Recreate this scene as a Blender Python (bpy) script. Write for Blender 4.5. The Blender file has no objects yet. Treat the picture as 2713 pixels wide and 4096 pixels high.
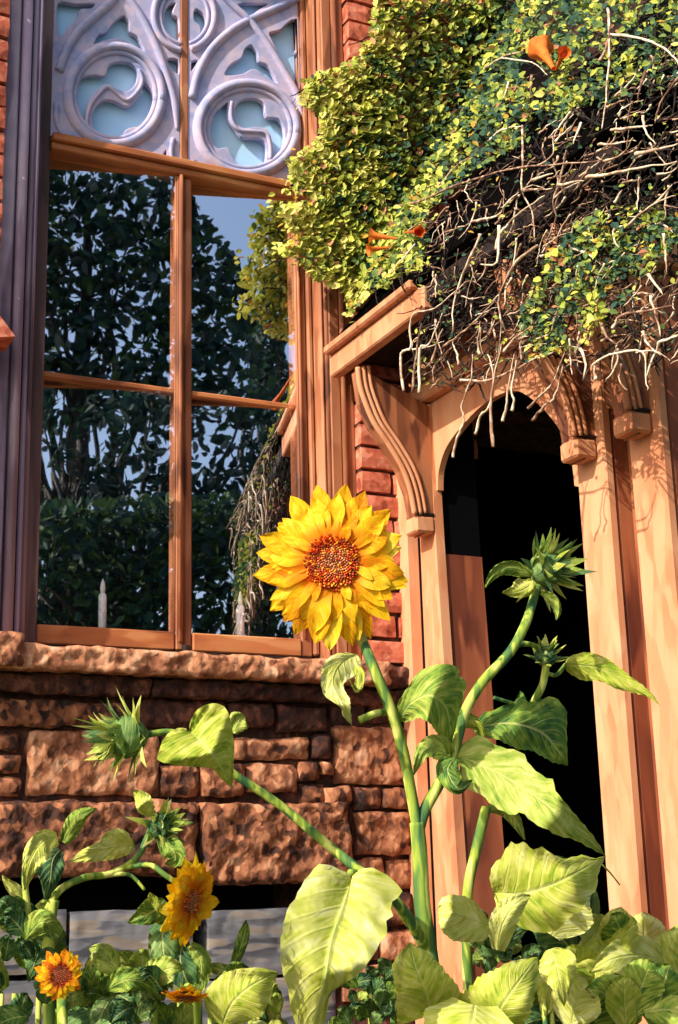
import bpy, math, random
from mathutils import Vector, noise
from math import sin, cos, pi, sqrt
R = random.Random(7)
S = bpy.context.scene
COL = S.collection

# ------------------------------------------------------------------ camera
CAM = Vector((-0.97306, -3.77945, 1.35)); YAW, PIT, ROL, FPX = 0.46152, 0.25839, -0.02697, 5662.8
cF = Vector((sin(YAW)*cos(PIT), cos(YAW)*cos(PIT), sin(PIT)))
_r = Vector((cos(YAW), -sin(YAW), 0)); _u = _r.cross(cF)
cR = _r*cos(ROL) + _u*sin(ROL); cU = _u*cos(ROL) - _r*sin(ROL)
cd = bpy.data.cameras.new('camera'); cam = bpy.data.objects.new('camera', cd); COL.objects.link(cam)
from mathutils import Matrix
m = Matrix((cR, cU, -cF)).transposed().to_4x4(); m.translation = CAM
cam.matrix_world = m
cd.sensor_fit = 'VERTICAL'; cd.sensor_height = 36; cd.lens = 36*FPX/4096.0
cd.clip_start = .05; cd.clip_end = 2000
S.camera = cam
# ------------------------------------------------------------------ light
SUN = Vector((-.78, -.28, .56)).normalized()
w = bpy.data.worlds.new('World'); S.world = w; w.use_nodes = True
nt = w.node_tree; sky = nt.nodes.new('ShaderNodeTexSky'); sky.sky_type = 'NISHITA'; sky.sun_disc = False
sky.sun_elevation = math.asin(SUN.z); sky.sun_rotation = math.atan2(SUN.x, SUN.y)
sky.altitude = 100; sky.air_density = 1.0; sky.dust_density = 4.0
bg = nt.nodes['Background']; bg.inputs['Strength'].default_value = .15
nt.links.new(sky.outputs[0], bg.inputs[0])
sl = bpy.data.lights.new('sun', 'SUN'); sl.energy = 4.8; sl.angle = math.radians(.6); sl.color = (1, .93, .80)
so = bpy.data.objects.new('sun', sl); COL.objects.link(so)
so.rotation_mode = 'QUATERNION'; so.rotation_quaternion = SUN.to_track_quat('Z', 'Y'); so.location = (-6, -4, 9)
S.view_settings.view_transform = 'Standard'; S.view_settings.look = 'None'
S.view_settings.exposure = .45; S.view_settings.gamma = 1; S.view_settings.use_curve_mapping = False

# ------------------------------------------------------------------ helpers
def ray(u, v):
    return cF + cR*((u-1356.5)/FPX) - cU*((v-2048)/FPX)
def P(u, v, y=None, x=None):
    "the point of the plane y=... (or x=...) that the photograph shows at u, v"
    d = ray(u, v)
    t = (x-CAM.x)/d.x if x is not None else (y-CAM.y)/d.y
    return CAM + d*t
def pxm(p):                                    # metres per photograph pixel at p
    return (p-CAM).dot(cF)/FPX
WO = {}
def wl(o): return WO.get(o.name, Vector((0, 0, 0)))
def mesh(name, vs, fs, uvs=None, smooth=False, mats=(), mi=None):
    me = bpy.data.meshes.new(name); me.from_pydata([tuple(v) for v in vs], [], fs)
    if uvs:
        l = me.uv_layers.new(name='UVMap'); idx = [0]*len(me.loops); me.loops.foreach_get('vertex_index', idx)
        flat = []
        for i in idx: flat.extend(uvs[i])
        l.data.foreach_set('uv', flat)
    if smooth: me.polygons.foreach_set('use_smooth', [True]*len(me.polygons))
    for m_ in mats: me.materials.append(m_)
    if mi: me.polygons.foreach_set('material_index', mi)
    me.update(); return me
def ob(name, vs, fs, mat, parent=None, uvs=None, smooth=False, mi=None, kind=None, label=None):
    n = len(vs); c = Vector((sum(v[0] for v in vs)/n, sum(v[1] for v in vs)/n, sum(v[2] for v in vs)/n))
    mats = mat if isinstance(mat, (list, tuple)) else (mat,)
    me = mesh(name, [Vector(v)-c for v in vs], fs, uvs, smooth, mats, mi)
    return put(name, me, c, parent, kind, label)
def put(name, me, c, parent=None, kind=None, label=None):
    o = bpy.data.objects.new(name, me); COL.objects.link(o)
    c = Vector(c)
    if parent: o.parent = parent; o.location = c - wl(parent)
    else: o.location = c
    WO[o.name] = c
    if kind: o['kind'] = kind
    if label: o['label'] = label
    return o
def thing(name, label, cat, loc, group=None):
    o = bpy.data.objects.new(name, None); COL.objects.link(o); o.empty_display_size = .1
    o.location = loc; WO[o.name] = Vector(loc); o['label'] = label; o['category'] = cat
    if group: o['group'] = group
    return o
class MB:
    def __init__(s): s.v = []; s.f = []; s.uv = []; s.mi = []
    def add(s, vs, fs, uv=None, mi=0):
        b = len(s.v); s.v += [Vector(a) for a in vs]; s.f += [[b+i for i in q] for q in fs]
        s.uv += uv if uv else [(0, 0)]*len(vs); s.mi += [mi]*len(fs)
    def box(s, x0, x1, y0, y1, z0, z1, bev=0, mi=0):
        if bev <= 0:
            vs = [(x, y, z) for x in (x0, x1) for y in (y0, y1) for z in (z0, z1)]
            s.add(vs, [(0, 1, 3, 2), (4, 6, 7, 5), (0, 4, 5, 1), (2, 3, 7, 6), (0, 2, 6, 4), (1, 5, 7, 3)], mi=mi); return
        b = min(bev, (x1-x0)*.45, (y1-y0)*.45, (z1-z0)*.45)
        vs = []; idx = {}
        for i, x in enumerate((x0, x1)):
            for j, y in enumerate((y0, y1)):
                for k, z in enumerate((z0, z1)):
                    sx, sy, sz = (1-2*i)*b, (1-2*j)*b, (1-2*k)*b
                    idx[i, j, k] = len(vs)
                    vs += [(x, y+sy, z+sz), (x+sx, y, z+sz), (x+sx, y+sy, z)]
        g = lambda i, j, k, a: idx[i, j, k]+a
        fs = []
        for i in (0, 1): fs.append([g(i, 0, 0, 0), g(i, 1, 0, 0), g(i, 1, 1, 0), g(i, 0, 1, 0)])
        for j in (0, 1): fs.append([g(0, j, 0, 1), g(1, j, 0, 1), g(1, j, 1, 1), g(0, j, 1, 1)])
        for k in (0, 1): fs.append([g(0, 0, k, 2), g(1, 0, k, 2), g(1, 1, k, 2), g(0, 1, k, 2)])
        for j in (0, 1):
            for k in (0, 1): fs.append([g(0, j, k, 1), g(1, j, k, 1), g(1, j, k, 2), g(0, j, k, 2)])
        for i in (0, 1):
            for k in (0, 1): fs.append([g(i, 0, k, 0), g(i, 1, k, 0), g(i, 1, k, 2), g(i, 0, k, 2)])
        for i in (0, 1):
            for j in (0, 1): fs.append([g(i, j, 0, 0), g(i, j, 1, 0), g(i, j, 1, 1), g(i, j, 0, 1)])
        for i in (0, 1):
            for j in (0, 1):
                for k in (0, 1): fs.append([g(i, j, k, 0), g(i, j, k, 1), g(i, j, k, 2)])
        s.add(vs, fs, mi=mi)
    def tube(s, pts, rad, n=6, mi=0, flat=1.0):
        pts = [Vector(p) for p in pts]; N = len(pts)
        if not hasattr(rad, '__len__'): rad = [rad]*N
        vs = []; uv = []; L = 0
        up = None
        for i, p in enumerate(pts):
            t = (pts[min(i+1, N-1)]-pts[max(i-1, 0)])
            if t.length < 1e-9: t = Vector((0, 0, 1))
            t.normalize()
            if up is None:
                up = t.orthogonal().normalized()
            up = (up - t*up.dot(t)).normalized(); sd = t.cross(up)
            if i: L += (p-pts[i-1]).length
            for k in range(n):
                a = 2*pi*k/n; vs.append(p+up*cos(a)*rad[i]+sd*sin(a)*rad[i]*flat); uv.append((k/n, L*10))
        fs = []
        for i in range(N-1):
            for k in range(n):
                a, b = i*n+k, i*n+(k+1) % n; fs.append((a, b, b+n, a+n))
        fs.append(list(range(n))[::-1]); fs.append(list(range((N-1)*n, N*n)))
        s.add(vs, fs, uv, mi)
    def build(s, name, mat, parent=None, smooth=False, kind=None, label=None):
        return ob(name, s.v, s.f, mat, parent, s.uv, smooth, s.mi, kind, label)
def box(name, x0, x1, y0, y1, z0, z1, mat, parent=None, bev=.004, **k):
    b = MB(); b.box(min(x0, x1), max(x0, x1), min(y0, y1), max(y0, y1), min(z0, z1), max(z0, z1), bev); return b.build(name, mat, parent, **k)
def spline(pts, k=6):
    "Catmull-Rom through pts (tuples or Vectors of any length)"
    pts = [tuple(p) for p in pts]; out = []
    n = len(pts); D = len(pts[0])
    for i in range(n-1):
        p0, p1, p2, p3 = pts[max(i-1, 0)], pts[i], pts[i+1], pts[min(i+2, n-1)]
        for j in range(k):
            t = j/k
            out.append(tuple(.5*((2*p1[a])+(-p0[a]+p2[a])*t+(2*p0[a]-5*p1[a]+4*p2[a]-p3[a])*t*t+(-p0[a]+3*p1[a]-3*p2[a]+p3[a])*t**3) for a in range(D)))
    out.append(pts[-1]); return out
def inside(u, v, poly):
    c = False; j = len(poly)-1
    for i in range(len(poly)):
        a, b = poly[i], poly[j]
        if (a[1] > v) != (b[1] > v) and u < (b[0]-a[0])*(v-a[1])/(b[1]-a[1])+a[0]: c = not c
        j = i
    return c
def in_poly(poly, n, rnd=R):
    x0, x1 = min(p[0] for p in poly), max(p[0] for p in poly); y0, y1 = min(p[1] for p in poly), max(p[1] for p in poly)
    out = []
    while len(out) < n:
        u, v = rnd.uniform(x0, x1), rnd.uniform(y0, y1)
        if inside(u, v, poly): out.append((u, v))
    return out

# ------------------------------------------------------------------ materials
def base(name):
    m = bpy.data.materials.new(name); m.use_nodes = True
    return m, m.node_tree, m.node_tree.nodes['Principled BSDF']
def ramp(nt, stops):
    r = nt.nodes.new('ShaderNodeValToRGB'); e = r.color_ramp.elements
    while len(e) < len(stops): e.new(.5)
    for i, (p, c) in enumerate(stops): e[i].position = p; e[i].color = (*c, 1)
    return r
def brushy(name, stops, scale=12, stretch=(1, 1, 1), rough=.75, bump=.3, dab=40, bdist=.004, objvar=0, distort=1.2, spec=.3, w=.5):
    "layered colour: broad noise shaken by dab-sized cells, as weathered and uneven surfaces are"
    m, nt, b = base(name); N = nt.nodes; L = nt.links
    tc = N.new('ShaderNodeNewGeometry'); mp = N.new('ShaderNodeMapping'); mp.inputs['Scale'].default_value = stretch
    L.new(tc.outputs['Position'], mp.inputs[0])
    n1 = N.new('ShaderNodeTexNoise'); n1.inputs['Scale'].default_value = scale; n1.inputs['Detail'].default_value = 6; n1.inputs['Distortion'].default_value = distort
    L.new(mp.outputs[0], n1.inputs[0])
    vo = N.new('ShaderNodeTexVoronoi'); vo.feature = 'SMOOTH_F1'; vo.inputs['Scale'].default_value = dab; vo.inputs['Smoothness'].default_value = .35
    nd = N.new('ShaderNodeTexNoise'); nd.inputs['Scale'].default_value = dab*.7; nd.inputs['Detail'].default_value = 2
    L.new(mp.outputs[0], nd.inputs[0])
    ad = N.new('ShaderNodeVectorMath'); ad.operation = 'MULTIPLY_ADD'; ad.inputs[1].default_value = (1.2/dab,)*3
    L.new(nd.outputs['Color'], ad.inputs[0]); L.new(mp.outputs[0], ad.inputs[2]); L.new(ad.outputs[0], vo.inputs[0])
    sp = N.new('ShaderNodeSeparateColor'); L.new(vo.outputs['Color'], sp.inputs[0])
    mx = N.new('ShaderNodeMix'); mx.inputs[0].default_value = w*.8
    L.new(n1.outputs[0], mx.inputs[2]); L.new(sp.outputs[0], mx.inputs[3])
    src = mx.outputs[0]
    if objvar:
        oi = N.new('ShaderNodeObjectInfo'); a = N.new('ShaderNodeMath'); a.operation = 'MULTIPLY_ADD'
        a.inputs[1].default_value = objvar; L.new(oi.outputs['Random'], a.inputs[0])
        s_ = N.new('ShaderNodeMath'); s_.operation = 'SUBTRACT'; L.new(src, s_.inputs[0]); s_.inputs[1].default_value = objvar/2
        L.new(s_.outputs[0], a.inputs[2]); src = a.outputs[0]
    r = ramp(nt, stops); L.new(src, r.inputs[0]); L.new(r.outputs[0], b.inputs['Base Color'])
    b.inputs['Roughness'].default_value = rough; b.inputs['Specular IOR Level'].default_value = spec
    if bump:
        bp = N.new('ShaderNodeBump'); bp.inputs['Strength'].default_value = bump; bp.inputs['Distance'].default_value = bdist
        nb = N.new('ShaderNodeMix'); nb.inputs[0].default_value = .5; L.new(n1.outputs[0], nb.inputs[2]); L.new(vo.outputs['Distance'], nb.inputs[3])
        L.new(nb.outputs[0], bp.inputs['Height']); L.new(bp.outputs[0], b.inputs['Normal'])
    return m
def plain(name, c, rough=.8, spec=.3):
    m, nt, b = base(name); b.inputs['Base Color'].default_value = (*c, 1); b.inputs['Roughness'].default_value = rough
    b.inputs['Specular IOR Level'].default_value = spec; return m
M = {}
M['peach'] = brushy('painted_wood', [(.20, (.30, .10, .055)), (.36, (.50, .185, .085)), (.55, (.60, .265, .135)), (.80, (.66, .35, .20))], 5, (1, 1, .3), .8, .35, 34, .002, .10, .9, w=.3)
M['frame'] = brushy('window_wood', [(.25, (.10, .03, .015)), (.42, (.26, .085, .036)), (.58, (.37, .135, .06)), (.78, (.47, .22, .115))], 7, (1, 1, .22), .65, .3, 30, .002, .12)
M['frameh'] = brushy('window_wood_horizontal', [(.25, (.16, .045, .018)), (.42, (.36, .11, .038)), (.58, (.46, .16, .055)), (.78, (.55, .26, .11))], 7, (.22, 1, 1), .65, .3, 30, .002, .12)
M['purple'] = brushy('purple_shade_paint', [(.25, (.12, .08, .12)), (.45, (.26, .18, .26)), (.6, (.35, .26, .36)), (.8, (.48, .38, .46))], 6, (1, 1, .12), .6, .2, 26, .002)
M['brick'] = brushy('red_brick', [(.22, (.20, .04, .022)), (.4, (.42, .095, .05)), (.55, (.52, .14, .08)), (.75, (.62, .24, .15))], 18, (1, 1, 1), .85, .5, 45, .004, .25)
M['post_shade'] = plain('black_post_shade', (.004, .004, .005), 1, 0)
M['dusk'] = brushy('brown_purple_shade_paint', [(.25, (.07, .035, .03)), (.45, (.15, .08, .075)), (.6, (.22, .13, .13)), (.8, (.32, .20, .19))], 6, (1, 1, .12), .6, .2, 26, .002)  # weathered stile colour with the jamb's shade painted in
M['mortar'] = brushy('old_mortar', [(.3, (.035, .015, .012)), (.6, (.10, .04, .03)), (.8, (.16, .07, .05))], 30, rough=.9)
M['stone'] = brushy('brown_sandstone', [(.26, (.020, .010, .009)), (.38, (.075, .028, .017)), (.47, (.20, .070, .033)), (.56, (.33, .125, .058)), (.68, (.46, .21, .11)), (.84, (.58, .34, .22))], 8, (1, 1, .8), .88, .9, 46, .009, .2, 2.2, w=.38)
M['sill'] = brushy('pink_sandstone_sill', [(.22, (.10, .035, .02)), (.38, (.30, .11, .055)), (.50, (.48, .20, .10)), (.64, (.60, .30, .17)), (.85, (.70, .43, .30))], 12, (1, 1, .7), .85, .8, 46, .008, .1, 2.2, w=.45)
M['darkstone'] = brushy('sooty_shaded_sandstone', [(.25, (.010, .006, .006)), (.45, (.04, .016, .012)), (.60, (.10, .035, .022)), (.75, (.24, .09, .055))], 13, (1, 1, .8), .9, .9, 60, .007, .2, 1.6, w=.25)
M['grey'] = brushy('grey_slate_stone', [(.25, (.05, .05, .06)), (.42, (.12, .12, .14)), (.56, (.18, .18, .20)), (.7, (.24, .19, .15)), (.85, (.36, .35, .36))], 9, (.35, 1, 1.6), .8, .6, 30, .005, .1, 1.5, w=.6)
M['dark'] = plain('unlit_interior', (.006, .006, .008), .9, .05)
M['darkwood'] = brushy('dark_wood', [(.3, (.008, .005, .005)), (.6, (.02, .01, .008)), (.8, (.035, .016, .01))], 8, (1, 1, .2), .8, .2)
M['tracery'] = brushy('lavender_tracery', [(.25, (.24, .28, .50)), (.42, (.36, .36, .56)), (.54, (.46, .40, .57)), (.68, (.56, .45, .56)), (.85, (.66, .58, .66))], 9, (1, 1, 1), .95, .35, 40, .002, 0, .8, w=.25)
M['shade_wood'] = brushy('red_brown_shade_wood', [(.25, (.10, .022, .012)), (.42, (.20, .05, .022)), (.58, (.30, .085, .035)), (.78, (.40, .14, .06))], 6, (1, 1, .15), .7, .25, 26, .002, .12)  # shade of the outward porch faces put into a darker red-brown
M['stem'] = brushy('sunflower_stem', [(.28, (.03, .10, .04)), (.42, (.11, .20, .03)), (.55, (.30, .37, .04)), (.72, (.55, .56, .15))], 26, (1, 1, .16), .8, .5, 70, .002, 0, 1.5)
M['bark'] = brushy('pale_bare_stem', [(.22, (.13, .06, .04)), (.4, (.34, .20, .13)), (.55, (.55, .40, .28)), (.75, (.70, .60, .46))], 16, (1, 1, 1), .8, .4, 50, .002, .5)
M['twig'] = brushy('dark_gap_twig', [(.3, (.006, .004, .004)), (.55, (.018, .010, .008)), (.7, (.05, .025, .018)), (.85, (.14, .08, .06))], 20, rough=.9)
M['roof'] = plain('black_shade_roof', (.0035, .003, .003), 1, 0)  # near-black: darkness behind the stems put into the roof colour
M['candle'] = plain('white_candle', (.90, .91, .95), .5)
M['trunk'] = brushy('tree_bark', [(.3, (.02, .014, .01)), (.7, (.07, .05, .035))], 10)
M['soil'] = brushy('garden_soil', [(.3, (.015, .012, .008)), (.6, (.05, .04, .02)), (.8, (.05, .07, .02))], 4, dab=12)
M['lawn'] = brushy('lawn', [(.3, (.02, .04, .01)), (.7, (.06, .10, .025))], 3, dab=10)

def leafmat(name, cols, veins=True, basec=None, trans=.25, vein=(.58, .62, .20), k=9, scale=26, var=.2, rough=.68):
    return leafmat_(name, cols, veins, trans, vein, k, scale, var, rough, basec)
def leafmat_(name, cols, veins=True, trans=.25, vein=(.58, .62, .20), k=9, scale=26, var=.2, rough=.5, basec=None):
    m, nt, b = base(name); N = nt.nodes; L = nt.links
    uv = N.new('ShaderNodeUVMap'); sx = N.new('ShaderNodeSeparateXYZ'); L.new(uv.outputs[0], sx.inputs[0])
    geo = N.new('ShaderNodeNewGeometry')
    def mth(op, a, b_=None, c=None, clamp=False):
        n = N.new('ShaderNodeMath'); n.operation = op; n.use_clamp = clamp
        for i, q in enumerate((a, b_, c)):
            if q is None: continue
            if isinstance(q, (int, float)): n.inputs[i].default_value = q
            else: L.new(q, n.inputs[i])
        return n.outputs[0]
    absu = mth('ABSOLUTE', mth('SUBTRACT', sx.outputs[0], .5))           # 0 midrib .. .5 edge
    # brush streaks following the lateral veins
    lat = mth('SUBTRACT', sx.outputs[1], mth('MULTIPLY', absu, .55))
    cb = N.new('ShaderNodeCombineXYZ'); L.new(mth('MULTIPLY', lat, 16), cb.inputs[0]); L.new(mth('MULTIPLY', sx.outputs[0], 3.2), cb.inputs[1])
    oi = N.new('ShaderNodeObjectInfo'); L.new(mth('MULTIPLY', oi.outputs['Random'], 37), cb.inputs[2])
    st = N.new('ShaderNodeTexNoise'); st.inputs['Scale'].default_value = 1; st.inputs['Detail'].default_value = 4; st.inputs['Distortion'].default_value = .8
    L.new(cb.outputs[0], st.inputs[0])
    n1 = N.new('ShaderNodeTexNoise'); n1.inputs['Scale'].default_value = scale; n1.inputs['Detail'].default_value = 3; n1.inputs['Distortion'].default_value = 1
    L.new(geo.outputs['Position'], n1.inputs[0])
    f = mth('ADD', mth('MULTIPLY', st.outputs[0], .62), mth('MULTIPLY', n1.outputs[0], .38))
    if veins:
        f = mth('ADD', f, mth('MULTIPLY', mth('SUBTRACT', .8, mth('MULTIPLY', absu, 3.2)), -.03))
    f = mth('ADD', f, mth('MULTIPLY', mth('SUBTRACT', oi.outputs['Random'], .5), var))
    r = ramp(nt, [(.30+.40*i/(len(cols)-1), c) for i, c in enumerate(cols)]); L.new(f, r.inputs[0])
    col = r.outputs[0]
    if veins:
        fr = mth('FRACT', mth('MULTIPLY', lat, k))
        d = mth('ABSOLUTE', mth('SUBTRACT', fr, .5))
        v1 = mth('SUBTRACT', 1, mth('MULTIPLY', d, 9), clamp=True)
        v1 = mth('MULTIPLY', v1, mth('SUBTRACT', 1, mth('MULTIPLY', absu, 1.7)), clamp=True)
        v2 = mth('SUBTRACT', 1, mth('MULTIPLY', absu, 26), clamp=True)
        vv = mth('MAXIMUM', mth('MULTIPLY', v1, .45), mth('MULTIPLY', v2, .8))
        mx = N.new('ShaderNodeMix'); mx.data_type = 'RGBA'; L.new(vv, mx.inputs[0]); L.new(col, mx.inputs[6]); mx.inputs[7].default_value = (*vein, 1)
        col = mx.outputs[2]
        bp = N.new('ShaderNodeBump'); bp.inputs['Strength'].default_value = .55; bp.inputs['Distance'].default_value = .004
        hh = mth('ADD', mth('MULTIPLY', vv, -1), mth('MULTIPLY', st.outputs[0], .8)); L.new(hh, bp.inputs['Height']); L.new(bp.outputs[0], b.inputs['Normal'])
    if basec:
        g = mth('SUBTRACT', 1, mth('MULTIPLY', mth('ADD', sx.outputs[1], mth('MULTIPLY', st.outputs[0], -.35)), 3.2), clamp=True)
        mb = N.new('ShaderNodeMix'); mb.data_type = 'RGBA'; L.new(g, mb.inputs[0]); L.new(col, mb.inputs[6]); mb.inputs[7].default_value = (*basec, 1); col = mb.outputs[2]
    L.new(col, b.inputs['Base Color']); b.inputs['Roughness'].default_value = rough; b.inputs['Specular IOR Level'].default_value = .2
    if trans:
        t = N.new('ShaderNodeBsdfTranslucent'); L.new(col, t.inputs[0]); ms = N.new('ShaderNodeMixShader'); ms.inputs[0].default_value = trans
        out = N['Material Output']; L.new(b.outputs[0], ms.inputs[1]); L.new(t.outputs[0], ms.inputs[2]); L.new(ms.outputs[0], out.inputs[0])
    return m
M['leaf_pale'] = leafmat('pale_sunflower_leaf', [(.20, .31, .02), (.40, .46, .045), (.55, .57, .11), (.66, .66, .20), (.74, .76, .36)])
M['leaf_mid'] = leafmat('green_sunflower_leaf', [(.03, .10, .03), (.10, .21, .03), (.25, .36, .045), (.42, .48, .09), (.58, .62, .20)])
M['leaf_deep'] = leafmat('deep_green_sunflower_leaf', [(.012, .045, .03), (.03, .10, .055), (.08, .18, .05), (.17, .27, .07), (.34, .42, .18)])
M['petal'] = leafmat('yellow_petal', [(.62, .20, .003), (.80, .38, .004), (.86, .52, .006), (.90, .64, .02), (.92, .74, .10)], False, (.78, .22, .004), .42, scale=18, var=.25)
M['petal_or'] = leafmat('orange_petal', [(.62, .14, .004), (.82, .32, .004), (.90, .50, .006), (.94, .66, .02)], False, (.5, .07, .004), .42, scale=40, var=.4)
M['trumpet'] = leafmat('orange_trumpet_petal', [(.45, .05, .01), (.70, .15, .02), (.80, .28, .05)], False, None, .25, scale=60)
VINE = []
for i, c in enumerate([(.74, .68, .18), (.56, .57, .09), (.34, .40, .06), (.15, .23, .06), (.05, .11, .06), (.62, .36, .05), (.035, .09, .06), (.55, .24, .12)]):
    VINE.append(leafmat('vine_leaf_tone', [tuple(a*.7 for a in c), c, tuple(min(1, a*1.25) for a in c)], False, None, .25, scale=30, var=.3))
TREE = [leafmat('tree_leaf_tone', [tuple(a*.6 for a in c), c], False, None, .2, scale=3) for c in [(.03, .07, .06), (.045, .10, .06), (.07, .12, .04), (.10, .12, .11), (.02, .045, .045)]]
def glass_mat(name, refl, tint=(.82, .88, .96)):
    m = bpy.data.materials.new(name); m.use_nodes = True; nt = m.node_tree; N = nt.nodes; L = nt.links
    N.remove(N['Principled BSDF']); g = N.new('ShaderNodeBsdfGlossy'); g.inputs['Roughness'].default_value = .012; g.inputs['Color'].default_value = (*tint, 1)
    t = N.new('ShaderNodeBsdfTransparent'); t.inputs[0].default_value = (.85, .85, .87, 1); g.inputs['Color'].default_value = (refl*tint[0], refl*tint[1], refl*tint[2], 1); mx = N.new('ShaderNodeAddShader')
    no = N.new('ShaderNodeTexNoise'); no.inputs['Scale'].default_value = 3.5; geo = N.new('ShaderNodeNewGeometry'); L.new(geo.outputs['Position'], no.inputs[0])
    bp = N.new('ShaderNodeBump'); bp.inputs['Strength'].default_value = .06; bp.inputs['Distance'].default_value = .01
    L.new(no.outputs[0], bp.inputs['Height']); L.new(bp.outputs[0], g.inputs['Normal'])
    L.new(t.outputs[0], mx.inputs[0]); L.new(g.outputs[0], mx.inputs[1]); L.new(mx.outputs[0], N['Material Output'].inputs[0])
    return m
def sky_glass(name):
    m, nt, b = base(name); N = nt.nodes; L = nt.links
    no = N.new('ShaderNodeTexNoise'); no.inputs['Scale'].default_value = 5; no.inputs['Detail'].default_value = 3; geo = N.new('ShaderNodeNewGeometry'); L.new(geo.outputs['Position'], no.inputs[0])
    r = ramp(nt, [(.3, (.40, .66, 1.0)), (.7, (.54, .78, 1.0))]); L.new(no.outputs[0], r.inputs[0]); L.new(r.outputs[0], b.inputs['Base Color'])
    b.inputs['Roughness'].default_value = .25; b.inputs['Coat Weight'].default_value = .4; b.inputs['Coat Roughness'].default_value = .03
    return m
M['sky_glass'] = sky_glass('sky_painted_glass')
M['glass'] = glass_mat('old_window_glass', .86); M['glass_top'] = glass_mat('old_window_glass_upper', .9)

M['floret_a'] = plain('rust_florets', (.55, .06, .012), .8); M['floret_b'] = plain('orange_florets', (.85, .30, .02), .8); M['floret_c'] = plain('brown_florets', (.24, .055, .02), .85); M['floret_d'] = plain('tan_florets', (.50, .20, .08), .85)
# ------------------------------------------------------------------ ground
ob('ground', [(-300, -300, 0), (300, -300, 0), (300, 300, 0), (-300, 300, 0)], [(0, 1, 2, 3)], M['lawn'], kind='structure')
ob('flower_bed', [(-4, -2.6, .004), (4, -2.6, .004), (4, -.2, .004), (-4, -.2, .004)], [(0, 1, 2, 3)], M['soil'], kind='structure')

# ------------------------------------------------------------------ brick wall
XL, XR = -.15, .965           # brick opening round the window
wall = thing('brick_wall', 'red brick upper wall around the tall tracery window', 'wall', (.4, .1, 2))
b = MB()
b.box(-3, XL-.026, -.036, .3, 1.87, 4.9); b.box(XR+.004, 1.22, -.036, .3, 1.87, 4.9); b.box(1.22, 3.5, -.036, .3, 2.85, 4.9); b.box(2.4, 3.5, -.036, .3, 0, 2.85)
b.box(XL-.004, XR+.004, -.036, .3, 4.5, 4.9)
b.build('mortar_bed', M['mortar'], wall)
bm_v = []
def rough_box(sx, sy, sz, n, amp, seed, nu=5, nv=3, fr=12):
    "box with centre 0: front face (-y) and the sides subdivided and hewn"
    vs = []; fs = []; 
    def grid(fn, a, c):
        o = len(vs)
        for i in range(a+1):
            for j in range(c+1): vs.append(fn(i/a, j/c))
        for i in range(a):
            for j in range(c): q = o+i*(c+1)+j; fs.append((q, q+c+1, q+c+2, q+1))
    hx, hy, hz = sx/2, sy/2, sz/2
    grid(lambda s, t: Vector((-hx+sx*s, -hy, -hz+sz*t)), nu, nv)
    grid(lambda s, t: Vector((-hx, -hy+sy*s, -hz+sz*t)), 2, nv); grid(lambda s, t: Vector((hx, -hy+sy*s, -hz+sz*t)), 2, nv)
    grid(lambda s, t: Vector((-hx+sx*s, -hy+sy*t, -hz)), nu, 2); grid(lambda s, t: Vector((-hx+sx*s, -hy+sy*t, hz)), nu, 2)
    out = []
    for v in vs:
        p = v*fr+Vector((seed*7.3, seed*3.1, seed)); nz = noise.noise_vector(p); nz2 = noise.noise_vector(p*2.7)
        q = v.copy()
        e = max(abs(v.x)/hx*.0+0, 0)
        edge = (abs(v.x) > hx*.99)+(abs(v.z) > hz*.99)
        if v.y < -hy*.99: q.y += edge*amp*.9
        q += (nz*.7+nz2*.45)*amp
        if nu > 8: q.y += (noise.ridged_multi_fractal(p*2.2, .9, 2.1, 4, 1.0, 2.0)-1.1)*amp*-.65 if v.y < 0 else 0
        out.append(q)
    return out, fs
BR = []
for i in range(6):
    vs, fs = rough_box(.205, .07, .063, 0, .0035, i+1, 5, 2, 22)
    BR.append(mesh('brick', vs, fs, mats=(M['brick'],)))
vs, fs = rough_box(.098, .07, .063, 0, .0035, 9, 3, 2, 22); BRH = [mesh('brick', vs, fs, mats=(M['brick'],))]
vs, fs = rough_box(.098, .07, .063, 0, .0035, 12, 3, 2, 22); BRH.append(mesh('brick', vs, fs, mats=(M['brick'],)))
k = 0; z = 2.03
while z < 4.5:
    off = .108 if k % 2 else 0
    # right strip
    x = XR
    seq = [('h', .098), ('f', .205), ('h', .098)] if k % 2 else [('f', .205), ('h', .098), ('h', .098)]
    if z > 2.85 or True:
        for t, L_ in seq:
            if x > 1.12 and z < 2.7: break
            me = R.choice(BR if t == 'f' else BRH)
            put('brick', me, (x+L_/2+R.uniform(-.002, .002), -.021+R.uniform(-.006, .003), z+R.uniform(-.002, .002)), wall); x += L_+.011
    if z > 1.99:
        x = XL-.022
        for t, L_ in seq+seq[:1]:
            me = R.choice(BR if t == 'f' else BRH)
            put('brick', me, (x-L_/2, -.021+R.uniform(-.006, .003), z), wall); x -= L_+.011
    z += .0755; k += 1
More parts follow.
